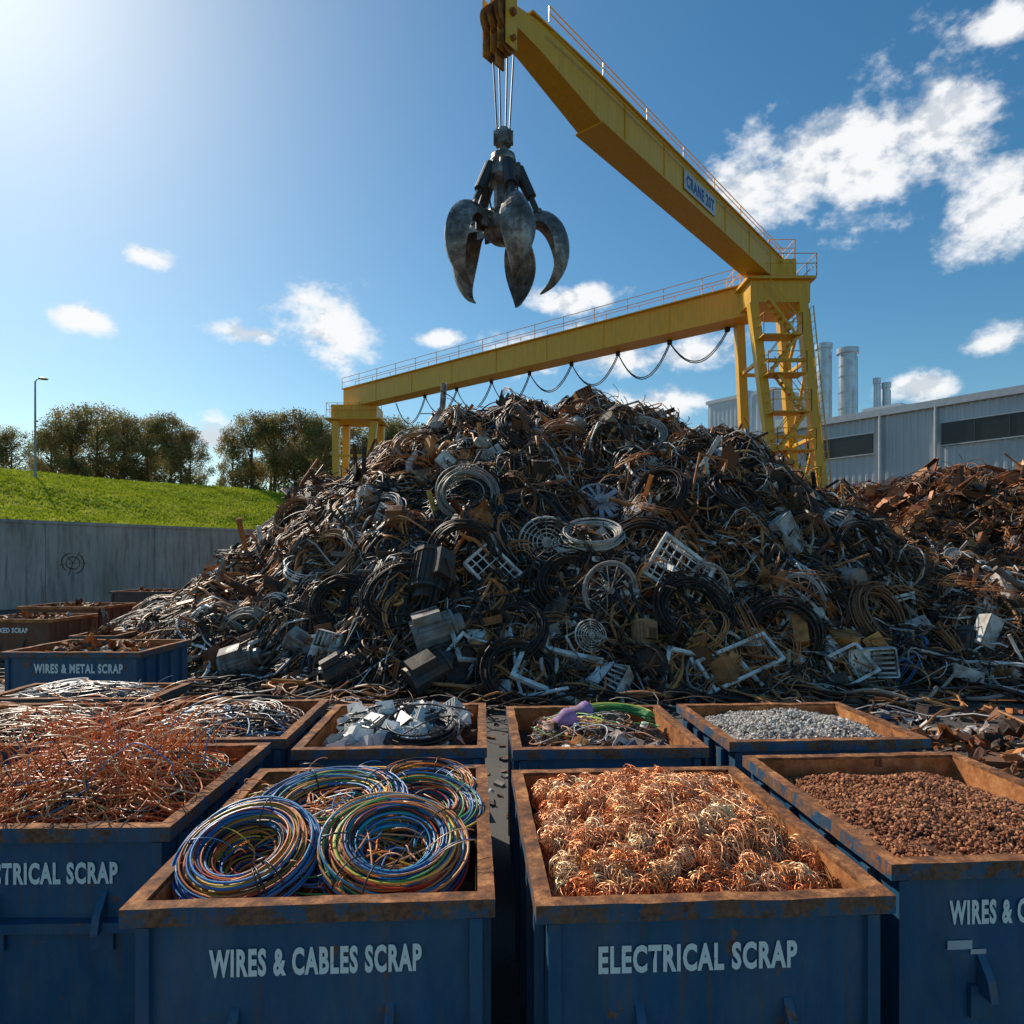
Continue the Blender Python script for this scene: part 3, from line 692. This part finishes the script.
make_bin(-5.9,9.55,2.3,1.15,1.0,'greywire',paint=M_dark,rim=M_dark)
make_bin(-7.8,13.0,2.5,1.9,-1.0,'scrap','WIRES & METAL SCRAP',dx=.12,tw=1.6,tz=1.50,th=.17,h_=1.80)
make_bin(-14.9,21.4,2.6,2.2,-3,'scrap','MIXED SCRAP',paint=M_brownbin,name='brown_scrap_bin',rim=M_rust)
make_bin(-16.8,26.5,3.2,2.4,-3,'scrap','MIXED SCRAP',paint=M_brownbin,name='brown_scrap_bin',rim=M_rust)
make_bin(-11.6,19.4,1.3,1.2,4,'scrap',paint=M_dark,name='dark_scrap_bin',h_=1.3,rim=M_dark)
make_bin(-15.4,30.0,3.2,2.4,-3,'scrap',paint=M_dark,name='dark_scrap_bin',h_=2.0,rim=M_dark)
make_bin(-6.0,5.3,2.08,2.15,1.5,'orangewire')

# ------------------------------------------------------------ gantry crane
cr=empty('gantry_crane')
def rail(mb,p0,p1,h_=1.05,step=1.5,mat=0):
    p0=np.array(p0,float);p1=np.array(p1,float);L=np.linalg.norm(p1-p0);n=max(1,int(L/step))
    for i in range(n+1):
        p=p0+(p1-p0)*i/n; mb.add(rod(p,p+[0,0,h_],.022,5),mat=mat)
    for z in(h_,h_*.55): mb.add(rod(p0+[0,0,z],p1+[0,0,z],.02,5),mat=mat)
def loft(mb,secs,mat=0):
    V=np.vstack([np.array(s) for s in secs]); q=[]
    for i in range(len(secs)-1):
        for j in range(4):
            k=(j+1)%4; q.append([i*4+j,i*4+k,i*4+4+k,i*4+4+j])
    n=(len(secs)-1)*4; q.append([3,2,1,0]); q.append([n,n+1,n+2,n+3]); mb.add((V,q,None),mat=mat)
T1=np.array([12.0,32.]); T2=np.array([-11.7,52.])
mb=MB(); d=(T2-T1)/np.linalg.norm(T2-T1); s_=np.array([d[1],-d[0]])
A=T1+d*.9; B=T2-d*-1.2
zb,zt=14.85,16.25
mb.add(bar((*A,(zb+zt)/2),(*B,(zb+zt)/2),1.0,zt-zb))
mb.add(bar((*A,zt+.03),(*B,zt+.03),1.35,.06)); mb.add(bar((*A,zb-.03),(*B,zb-.03),1.3,.06))
L=np.linalg.norm(B-A)
for i in range(1,8):
    p=A+d*L*i/8
    for sg in(-1,1): mb.add(bar((*(p+s_*sg*.51),zb+.02),(*(p+s_*sg*.51),zt-.02),.04,.02,up=(*d,0)))
rail(mb,(*(A+s_*.62),zt+.06),(*(B+s_*.62),zt+.06),.8,2.); rail(mb,(*(A-s_*.62),zt+.06),(*(B-s_*.62),zt+.06),.8,2.)
mb.obj('main_beam',[M_yellow],cr)
mb=MB(); nsw=8; Pf=[A+d*L*(.04+.80*i/nsw) for i in range(nsw+1)]
for i in range(nsw):
    t=np.linspace(0,1,12); a_,b2=Pf[i],Pf[i+1]; P=np.zeros((12,3)); P[:,:2]=a_+(b2-a_)*t[:,None]; P[:,2]=zb-.15-4*1.5*t*(1-t)*(.85+.3*((i*37)%10)/10)
    for o in(0,.07): mb.add(tube(P+[s_[0]*(.45+o),s_[1]*(.45+o),-o],.03,5),smooth=True)
    mb.add(box(.22,.22,.2),None,(*(a_+s_*.45),zb-.16))
mb.obj('festoon_cable',[M_black],cr)
tip=np.array([-.15,17.4]); root=T1+np.array([.5,.7]); bd=(root-tip)/np.linalg.norm(root-tip); bs=np.array([bd[1],-bd[0]]); BL=np.linalg.norm(root-tip)
mb=MB()
def sec(s,zb_,zt_,hw):
    p=tip+bd*s; l=p-bs*hw; r=p+bs*hw; return [[*l,zb_],[*r,zb_],[*r,zt_],[*l,zt_]]
ZT=17.55
loft(mb,[sec(0,16.9,ZT-.15,.30),sec(1.0,16.8,ZT,.34),sec(3.8,16.3,ZT,.42),sec(BL,16.3,ZT,.44)])
loft(mb,[sec(.6,ZT+.002,ZT+.05,.40),sec(3.8,ZT+.002,ZT+.05,.50),sec(BL,ZT+.002,ZT+.05,.52)])
loft(mb,[sec(3.85,16.24,16.298,.50),sec(BL,16.24,16.298,.52)])
for i in range(6):
    p=tip+bd*(5.2+i*2.6)
    for sg in(-1,1): mb.add(bar((*(p+bs*sg*.445),16.33),(*(p+bs*sg*.445),ZT-.02),.04,.02,up=(*bd,0)))
p0=tip+bd*1.2
rail(mb,(*(p0+bs*.48),ZT+.05),(*(root+bs*.48),ZT+.05),.42,2.4)
mb.add(rod((*(p0+bs*.56),ZT-.25),(*(root+bs*.56),ZT-.25),.03,5))
mb.obj('boom',[M_yellow],cr)
pl=tip+bd*10.6+bs*.475
mb=MB(); R=np.stack([np.array([*bd,0]),np.array([*-bs,0]),np.array([0,0,1.])],1)
mb.add(box(2.7,.03,.68),R,(*pl,16.9),0); mb.obj('sign_plate',[M_trim],cr)
M_sb=plain('sign_blue',(.03,.10,.28),.5)
t=text_mesh('sign_text','CRANE 20T',2.4,.46,M_sb,cr,.04); pp=pl+bs*.0205
t.matrix_local=Matrix(((bd[0],0,bs[0],pp[0]),(bd[1],0,bs[1],pp[1]),(0,1,0,16.9),(0,0,0,1)))
mb=MB()
mb.add(box(2.7,2.6,1.0,(12.15,32.2,15.5))); mb.add(box(3.1,3.0,.12,(12.15,32.2,16.06)))
mb.add(box(1.3,1.5,1.3,(12.7,32.8,16.8)))
LL=[((10.95,31.1),(12.75,30.9)),((13.2,31.1),(14.5,30.7)),((11.1,33.4),(12.2,34.6)),((13.2,33.4),(14.9,34.8))]
def leg(ab,z): a0,b0=ab; t=(15-z)/15; return np.array([a0[0]+(b0[0]-a0[0])*t,a0[1]+(b0[1]-a0[1])*t,z])
for ab in LL: mb.add(bar(leg(ab,15.0),leg(ab,0),.40,.46,up=(0,1,0)))
for z in(12.4,8.9,5.4,1.5):
    for i,j in((0,1),(2,3),(0,2),(1,3)): mb.add(bar(leg(LL[i],z),leg(LL[j],z),.14,.16))
for (z0,z1) in((14.6,12.4),(12.4,8.9),(8.9,5.4),(5.4,1.5)):
    mb.add(bar(leg(LL[1],z0),leg(LL[3],z1),.12,.12))
mb.obj('tower_frame',[M_yellow],cr)
mb=MB()
zs=[15.0,13.3,11.6,9.9,8.2,6.5,4.8,3.1]
for k,z in enumerate(zs[1:]):
    c=leg(LL[0],z); cx=c[0]+.8
    mb.add(box(1.7,1.0,.05,(cx,30.6,z))); rail(mb,(cx-.85,30.1,z),(cx+.85,30.1,z),.95,.8); rail(mb,(cx-.85,30.1,z),(cx-.85,31.1,z),.95,1.)
    rail(mb,(cx+.85,30.1,z),(cx+.85,31.1,z),.95,1.)
    sg=1 if k%2 else -1; z2=zs[k]
    for yy in(30.3,30.75):
        mb.add(bar((cx-sg*.7,yy,z),(cx+sg*.55,yy,z2),.035,.11)); mb.add(rod((cx-sg*.7,yy,z+.9),(cx+sg*.55,yy,z2+.9),.02,5))
    for s in range(7):
        f=(s+.5)/7; mb.add(box(.24,.42,.03,(cx-sg*.7+sg*1.25*f,30.52,z+(z2-z)*f)))
for (a_,b2) in [((10.6,30.7),(13.7,30.7)),((13.7,30.7),(13.7,33.7)),((10.6,30.7),(10.6,33.7))]: rail(mb,(*a_,16.12),(*b2,16.12),1.0,.9)
for (a_,b2) in [((12.1,32.1),(13.3,32.1)),((13.3,32.1),(13.3,33.5)),((12.1,32.1),(12.1,33.5))]: rail(mb,(*a_,17.48),(*b2,17.48),.9,.7)
c0=leg(LL[1],14.8);c1=leg(LL[1],.3)
for o in(-.2,.2): mb.add(bar(c0+[.38,-.1+o,0],c1+[.38,-.1+o,0],.04,.04,up=(0,1,0)))
for i in range(45):
    f=i/44; q=c0+(c1-c0)*f+[.38,-.1,0]; mb.add(rod(q+[0,-.2,0],q+[0,.2,0],.016,4))
mb.obj('stairs_and_platforms',[M_yellow],cr)
mb=MB(); mb.add(box(3.4,2.6,1.0,(T2[0]-.1,T2[1]+.2,14.3))); mb.add(box(4.2,3.2,.1,(T2[0]-.1,T2[1]+.2,13.72)))
for (a0,b0) in [((-13.2,51.2),(-12.9,50.6)),((-10.3,51.2),(-12.0,51.0)),((-12.9,53.2),(-13.4,54.5)),((-10.2,53.2),(-10.6,54.5))]:
    mb.add(bar((*a0,13.6),(*b0,0),.5,.5,up=(0,1,0)))
for z in(11,8,5): mb.add(bar((-13.1,51,z),(-10.9,51,z),.18,.18)); 
rail(mb,(-13.8,50.7,13.78),(-9.7,50.7,13.78),1.1,.8); rail(mb,(-13.8,50.7,13.78),(-13.8,53.7,13.78),1.1,.8)
mb.obj('far_tower_frame',[M_yellow],cr)
mb=MB(); tx,ty=tip
for (o,z,r_) in[(0,17.0,.42),(.0,16.35,.30)]:
    for k in(-.24,0,.24):
        g=lathe([(.0,-.05),(r_,-.06),(r_-.07,0),(r_,.06),(0,.05)],20); Rr=np.stack([np.array([*bd,0]),np.array([0,0,1.]),np.array([*bs,0])],1)
        mb.add(g,Rr,(tx-bd[0]*.25+bs[0]*k,ty-bd[1]*.25+bs[1]*k,z),0)
mb.add(rod((tx-bs[0]*.5-bd[0]*.25,ty-bs[1]*.5-bd[1]*.25,17.0),(tx+bs[0]*.5-bd[0]*.25,ty+bs[1]*.5-bd[1]*.25,17.0),.09,10)); mb.add(rod((tx-bs[0]*.5-bd[0]*.25,ty-bs[1]*.5-bd[1]*.25,16.35),(tx+bs[0]*.5-bd[0]*.25,ty+bs[1]*.5-bd[1]*.25,16.35),.07,10))
mb.add(bar((tx-bd[0]*.25,ty-bd[1]*.25,16.3),(tx-bd[0]*.25,ty-bd[1]*.25,15.8),.06,.3,up=(*bd,0)))
mb.obj('sheave_block',[rustmat('rusted_sheave',[(.12,.045,.02),(.48,.19,.04),(.7,.34,.06)],3)],cr)
mb=MB()
for k in(-.38,-.12,.12,.38): mb.add(bar((tx-bd[0]*.25+bs[0]*k,ty-bd[1]*.25+bs[1]*k,17.6),(tx-bd[0]*.25+bs[0]*k,ty-bd[1]*.25+bs[1]*k,16.15),.03,.42,up=(*bd,0)),mat=0)
mb.obj('sheave_cheek_plates',[M_yellow],cr)
gx,gy=-.22,17.4
mb=MB()
for (a_,b_) in[(-.28,-.1),(-.12,.0),(.10,.04),(.26,.1)]: mb.add(rod((gx+a_,gy+b_*2,16.4),(gx+a_*.55,gy+b_,14.2),.022,6))
mb.obj('hoist_rope',[M_black],cr)
# grapple
gr=empty('orange_peel_grapple',(gx,gy,0)); mb=MB()
mb.add(lathe([(0,14.4),(.14,14.38),(.2,14.2),(.2,13.95),(.12,13.9),(.12,13.75),(.3,13.7),(.33,13.55),(.3,13.45),(.46,13.3),(.48,13.05),(.3,12.9),(.24,12.85),(.24,12.25),(.46,12.2),(.56,12.0),(.52,11.7),(.3,11.5),(0,11.45)],22),smooth=False)
mb.add(box(.5,.16,.3,(0,0,14.15)))
for k in(-.16,.16): mb.add(xf(cyl(.17,.07,16),rotm(0,PI/2,0),(k,0,14.2)))
NT=5
for i in range(NT):
    a_=-PI/2+.28+i*2*PI/NT; ca,sa=math.cos(a_),math.sin(a_); Rr=np.array([[ca,-sa,0],[sa,ca,0],[0,0,1]])
    pr=[(.42,11.86,.15,.13),(.74,12.10,.20,.21),(1.08,12.08,.31,.24),(1.38,11.82,.42,.21),(1.54,11.40,.45,.16),(1.54,10.98,.39,.13),(1.42,10.62,.27,.09),(1.20,10.32,.13,.06),(.94,10.16,.02,.02)]
    pr=np.array(pr); tt=np.linspace(0,len(pr)-1,26); pr=np.stack([np.interp(tt,np.arange(len(pr)),pr[:,k]) for k in range(4)],1)
    kx=np.array([1,2,3,2,1.])/9; pr2=pr.copy()
    for k in range(4): pr2[2:-2,k]=np.convolve(pr[:,k],kx,'valid')
    pr=pr2; tg=np.gradient(pr[:,:2],axis=0); tg/=np.linalg.norm(tg,axis=1)[:,None]
    K=9; V=[];
    for (r_,z_,hw,th),(tr,tz) in zip(pr,tg):
        nr,nz_=-tz,tr
        for side in(0,1):
            for k in range(K):
                f=-1+2*k/(K-1); cv=.5*hw*f*f
                off=(cv*-1)+(th*(1-.7*abs(f)) if side==0 else -th*.25)
                V.append([r_+nr*off,hw*f,z_+nz_*off])
    V=np.array(V); n_=len(pr); q=[]
    W_=2*K
    order=list(range(K))+[K+k for k in range(K-1,-1,-1)]
    for s in range(n_-1):
        for j in range(W_):
            j2=(j+1)%W_; q.append([s*W_+order[j],s*W_+order[j2],(s+1)*W_+order[j2],(s+1)*W_+order[j]])
    mb.add((V,q,None),Rr,None,0,smooth=False)
    for yy in(-.15,.15): mb.add(xf(box(.46,.05,.4),None,(.5,yy,11.9)),Rr)
    mb.add(xf(cyl(.07,.46,10),rotm(PI/2,0,0),(.54,0,11.93)),Rr)
    mb.add(tube([[.38,0,13.35],[.70,0,12.62]],.15,12),Rr,None,1); mb.add(tube([[.70,0,12.62],[.90,0,12.16]],.08,10),Rr,None,1)
    mb.add(xf(cyl(.06,.4,10),rotm(PI/2,0,0),(.92,0,12.2)),Rr); mb.add(xf(cyl(.07,.4,10),rotm(PI/2,0,0),(.38,0,13.36)),Rr)
    mb.add(tube([[.2,.12,13.3],[.5,.22,12.9],[.55,.22,12.3],[.4,.1,12.1]],.022,5),Rr,None,2)
mb.obj('grab_body',[M_steel,plain('dark_cylinder',(.06,.055,.05),.45,.3),M_black],gr)

# ------------------------------------------------------------ warehouse
wh=empty('warehouse'); A=np.array([15.0,68.35]); dd=np.array([.5907,-.8069]); nb=np.array([.8069,.5907])
M_clad=plain('metal_cladding',(.50,.53,.56),.5,.1,.18,.25)
M_dk=plain('dark_band',(.06,.065,.075),.4)
def clad(mb,A,d,L,z0,z1,nout,mat,pitch=.5,dep=.05):
    n=int(L/pitch); u=[]
    for i in range(n):
        u+= [(i*pitch,0),(i*pitch+pitch*.35,0),(i*pitch+pitch*.5,dep),(i*pitch+pitch*.85,dep)]
    u=np.array(u+[(n*pitch,0)]); P=A+d*u[:,:1]+nout*u[:,1:]
    X=np.vstack([P[:,0],P[:,0]]);Y=np.vstack([P[:,1],P[:,1]]);Z=np.vstack([np.full(len(u),z0),np.full(len(u),z1)])
    mb.add(gridsurf(X,Y,Z),mat=mat)
HT=14.1; LW=75
mb=MB(); clad(mb,A,dd,LW,0,HT,-nb,0); clad(mb,A+nb*30,-nb,30,0,HT,-dd,0); mb.obj('facade',[M_clad],wh)
R=np.stack([np.array([*dd,0]),np.array([*nb,0]),np.array([0,0,1.])],1)
mb=MB(); mb.add(box(LW,30,.3),R,(*(A+dd*LW/2+nb*15),HT-.1)); mb.add(box(LW,.4,.5),R,(*(A+dd*LW/2-nb*.12),HT+.1)); mb.obj('roof_parapet',[M_trim],wh)
mb=MB()
for (s0,s1) in[(15.5,20.8),(25.6,45),(49,70)]:
    mb.add(box(s1-s0,.12,1.5),R,(*(A+dd*(s0+s1)/2-nb*.11),12.0),0)
    mb.add(box(s1-s0+.2,.16,.08),R,(*(A+dd*(s0+s1)/2-nb*.12),11.2),1); mb.add(box(s1-s0+.2,.16,.08),R,(*(A+dd*(s0+s1)/2-nb*.12),12.8),1)
    for k in range(int((s1-s0)/2)): mb.add(box(.07,.15,1.5),R,(*(A+dd*(s0+2*k)-nb*.125),12.0),2)
mb.obj('window_band',[M_window,M_trim,M_dk],wh)
mb=MB()
for s in(14,21.4,25.2,48): mb.add(cyl(.11,HT,10),None,(*(A+dd*s-nb*.22),HT/2))
mb.obj('downpipe',[M_trim],wh)
mb=MB()
A2=A+dd*1+nb*6; clad(mb,A2,dd,7.5,HT,19.3,-nb,0); clad(mb,A2+nb*10,-nb,10,HT,19.3,-dd,0); clad(mb,A2+dd*7.5,nb,10,HT,19.3,dd,0)
mb.add(box(7.9,10.3,.35),R,(*(A2+dd*3.75+nb*5),19.4),1)
A3=A-dd*16+nb*3; clad(mb,A3,dd,16,0,16.6,-nb,0); mb.add(box(16,10,.35),R,(*(A3+dd*8+nb*5),16.7),1)
mb.add(box(2.6,2.2,1.6),R,(*(A+dd*12+nb*4),HT+.85),0); mb.add(box(3,2.2,1.2),R,(*(A+dd*20+nb*4),HT+.65),0)
mb.obj('roof_volume',[M_clad,M_trim],wh)
def stack(x_,y_,r_,z1):
    mb=MB(); mb.add(lathe([(r_,10),(r_,z1-1.6),(r_*1.05,z1-1.6),(r_*1.05,z1-1.45),(r_,z1-1.45),(r_,z1-.5),(r_*1.25,z1-.45),(r_*1.25,z1),(r_*.9,z1),(r_*.9,z1-.6),(0,z1-.6)],24),smooth=False)
    for z in np.arange(15,z1-1.5,1.4): mb.add(lathe([(r_,z),(r_*1.07,z+.01),(r_*1.07,z+.09),(r_,z+.1)],24))
    mb.add(rod((r_*1.2,0,14),(r_*1.2,0,z1-.6),.04,5))
    mb.obj('exhaust_stack',[M_galv],loc=(x_,y_,0))
stack(27.4,60,.58,22.1); stack(29.5,60,.72,21.7); stack(31.0,58,.25,18.6); stack(31.8,58,.3,18.2); stack(21.2,61.0,.3,18.2)

# ------------------------------------------------------------ concrete wall, embankment, lamp, trees
m,nt3,b=newmat('cast_concrete')
c=ramp(nt3,noise(nt3,.5,6,.65,scl=(1,1,.45)),[(.3,(.32,.30,.265)),(.55,(.48,.455,.41)),(.75,(.62,.585,.53))])
c=mix(nt3,ramp(nt3,noise(nt3,1.2,6,.7,scl=(3,3,.25)),[(.48,G(0)),(.70,G(.75))]),c,(.16,.14,.115))
nt3.links.new(c,b.inputs['Base Color']); b.inputs['Roughness'].default_value=.9; bump(nt3,b,noise(nt3,8,6),.4,.03); M_conc=m
P0=np.array([-33.,45.]); wd=np.array([.4706,.8824]); wl=np.array([-.8824,.4706])
cw=empty('concrete_wall'); mb=MB(); Rw=np.stack([np.array([*wd,0]),np.array([*wl,0]),np.array([0,0,1.])],1)
for i in range(26):
    s=-36+i*4; mb.add(box(3.97,.4,5.7),Rw,(*(P0+wd*s),2.85)); 
    mb.add(box(3.985,.56,.22),Rw,(*(P0+wd*s),5.81))
mb.obj('wall_panels',[M_conc],cw)
mb=MB(); gp=P0+wd*3.8-wl*.212
for r_ in(.75,.45):
    g=ring(r_,.03,26,4,1,.05); mb.add(xf(g,rotm(PI/2,0,0),None,(1,1,1)),Rw,(*gp,3.0))
for k in range(5):
    a_=k*1.1; mb.add(bar((0,0,0),(1.0*math.cos(a_),0,.9*math.sin(a_)),.03,.03),Rw,(*gp,3.0))
mb.obj('graffiti_mark',[plain('spray_paint',(.06,.055,.05),.8)],cw)
def emb(t,s):
    t=np.asarray(t,float);s=np.asarray(s,float)
    f=np.clip(s/23,0,1); f=f*f*(3-2*f)*.55+f*.45
    top=11.5+np.clip((t-10)/60,0,1)*1.3
    return 5.45+(top-5.45)*f+.18*np.sin(t*.21)+.15*np.sin(s*.5+t*.13)*np.clip(s/3,0,1)
M_grass,nt4,b=newmat('grass')
c=ramp(nt4,noise(nt4,.35,6,.75),[(.32,(.19,.23,.02)),(.5,(.36,.42,.03)),(.68,(.52,.53,.07))])
nt4.links.new(c,b.inputs['Base Color']); b.inputs['Roughness'].default_value=.9; b.inputs['Specular IOR Level'].default_value=.05; bump(nt4,b,noise(nt4,3,6),.6,.15)
tr=N(nt4,'ShaderNodeBsdfTranslucent'); nt4.links.new(c,tr.inputs['Color']); ms=N(nt4,'ShaderNodeMixShader'); ms.inputs[0].default_value=.3
nt4.links.new(b.outputs[0],ms.inputs[1]); nt4.links.new(tr.outputs[0],ms.inputs[2]); nt4.links.new(ms.outputs[0],nt4.nodes['Material Output'].inputs['Surface'])
mb=MB(); T_,S_=np.meshgrid(np.linspace(-70,125,160),np.concatenate([np.linspace(.22,26,40),np.linspace(28,200,20)]))
Xe=P0[0]+wd[0]*T_+wl[0]*S_; Ye=P0[1]+wd[1]*T_+wl[1]*S_; mb.add(gridsurf(Xe,Ye,emb(T_,S_)),smooth=True)
n=70000; t=rng.uniform(-15,70,n); s=rng.uniform(.2,27,n)**1.0; z=emb(t,s)
bx=P0[0]+wd[0]*t+wl[0]*s; by=P0[1]+wd[1]*t+wl[1]*s
hh=rng.uniform(.08,.30,n); an=rng.uniform(0,PI,n); wdt=rng.uniform(.05,.14,n); lx=rng.normal(0,.14,n); ly=rng.normal(0,.14,n)
V=np.zeros((n,3,3)); V[:,0]=np.stack([bx-np.cos(an)*wdt,by-np.sin(an)*wdt,z-.02],-1); V[:,1]=np.stack([bx+np.cos(an)*wdt,by+np.sin(an)*wdt,z-.02],-1); V[:,2]=np.stack([bx+lx,by+ly,z+hh],-1)
mb.add((V.reshape(-1,3),None,np.arange(3*n).reshape(-1,3)),col=(1,1,1))
mb.obj('grass_embankment',[M_grass])
y_l=64.; x_l=-44.7; rel=np.array([x_l,y_l])-P0; z0=float(emb(rel@wd,rel@wl))
mb=MB(); mb.add(lathe([(.16,0),(.16,.6),(.11,.62),(.07,9.2),(.05,9.3)],10),None,(0,0,z0-.2))
mb.add(tube([[0,0,z0+9.0],[.2,0,z0+9.25],[.55,0,z0+9.3]],.05,6)); mb.add(lathe([(0,.1),(.2,.09),(.42,0),(.4,-.06),(0,-.1)],12),None,(.75,0,z0+9.3))
mb.obj('street_lamp',[M_grey],loc=(x_l,y_l,0))
M_leaf,nt5,b=newmat('foliage'); a=N(nt5,'ShaderNodeAttribute'); a.attribute_name='col'
nt5.links.new(a.outputs['Color'],b.inputs['Base Color']); b.inputs['Roughness'].default_value=.7; b.inputs['Specular IOR Level'].default_value=.2
tr=N(nt5,'ShaderNodeBsdfTranslucent'); nt5.links.new(a.outputs['Color'],tr.inputs['Color']); ms=N(nt5,'ShaderNodeMixShader'); ms.inputs[0].default_value=.45
nt5.links.new(b.outputs[0],ms.inputs[1]); nt5.links.new(tr.outputs[0],ms.inputs[2]); nt5.links.new(ms.outputs[0],nt5.nodes['Material Output'].inputs['Surface'])
M_bark=plain('bark',(.12,.09,.065),.9)
def tree_mesh(seed):
    r=np.random.default_rng(seed); mb=MB(); Ht=12.5
    mb.add(tube([[0,0,-.5],[.1,0,2],[.2,.1,5],[.1,.2,9]],[.35,.28,.2,.06],8),mat=1,smooth=True)
    cl=[]
    for i in range(46):
        a_=r.uniform(0,2*PI); z=r.uniform(.9,Ht-1.0); f=(z/Ht); R_=4.6*math.sin(min(1,(f*.85+.18))*PI)**.5*r.uniform(.35,1.05)+.2
        cl.append((R_*math.cos(a_),R_*math.sin(a_),z,r.uniform(.7,1.7)))
        if i%3==0:
            zz=max(1.5,z-2.5); mb.add(tube([[.1,.1,zz],[R_*.5*math.cos(a_),R_*.5*math.sin(a_),zz+1],[cl[-1][0],cl[-1][1],z]],[.12,.07,.03],5),mat=1)
    cl.append((0,0,Ht-1,1.2))
    for (cx,cy,cz,cr_) in cl:
        n=int(250*cr_); p=r.normal(0,1,(n,3)); p/=np.linalg.norm(p,axis=1)[:,None]; p*=(r.uniform(.1,1.4,n)**.75)[:,None]*cr_; p[:,2]*=.85
        p+=np.array([cx,cy,cz]); a1=r.normal(0,1,(n,3)); a2=r.normal(0,1,(n,3)); s=r.uniform(.08,.18,n)[:,None]
        a1/=np.linalg.norm(a1,axis=1)[:,None]; a2/=np.linalg.norm(a2,axis=1)[:,None]
        V=np.stack([p-a1*s,p+a2*s*.7,p+a1*s,p-a2*s*.7],1).reshape(-1,3)
        t_=r.uniform(.75,1.4); base=np.array([.21,.19,.07])*t_ if r.random()<.6 else np.array([.31,.23,.10])*t_
        mb.add((V,np.arange(4*n).reshape(-1,4),None),col=base)
    o=mb.obj('tree',[M_leaf,M_bark]); me=o.data; bpy.data.objects.remove(o); return me
TM=[tree_mesh(s) for s in(1,2,3,4)]
def tree(px,y_,top,wide=1.0):
    x_=(px-512)/683*y_; rel=np.array([x_,y_])-P0; zb=float(emb(rel@wd,max(rel@wl,.2)))
    ztop=CAMH+(556-top)/683*y_; sc=(ztop-zb)/12.9
    o=bpy.data.objects.new('tree',random.choice(TM)); COL.objects.link(o); o.location=(x_,y_,zb-.3); o.rotation_euler=(0,0,U(0,6)); o.scale=(sc*wide,sc*wide,sc)
for a_ in [(-10,92,425,1),(12,93,422,.8),(52,90,412,.8),(72,92,400,.95),(98,91,398,1),(122,90,408,.95),(148,92,410,.95),(170,93,408,.9),(190,94,422,.7),(232,97,420,.7),(252,98,406,.9),(274,100,408,.95),(296,100,405,1),(320,101,410,.9),(345,106,418,.9),(370,108,416,.95),(395,110,412,1),(422,112,420,.95),(60,100,425,1),(110,101,418,1),(150,102,425,1),(180,102,428,.8),(270,108,420,.9),(310,110,420,1)]: tree(*a_)
print('VERTS',sum(len(o.data.vertices) for o in bpy.data.objects if o.type=='MESH'))
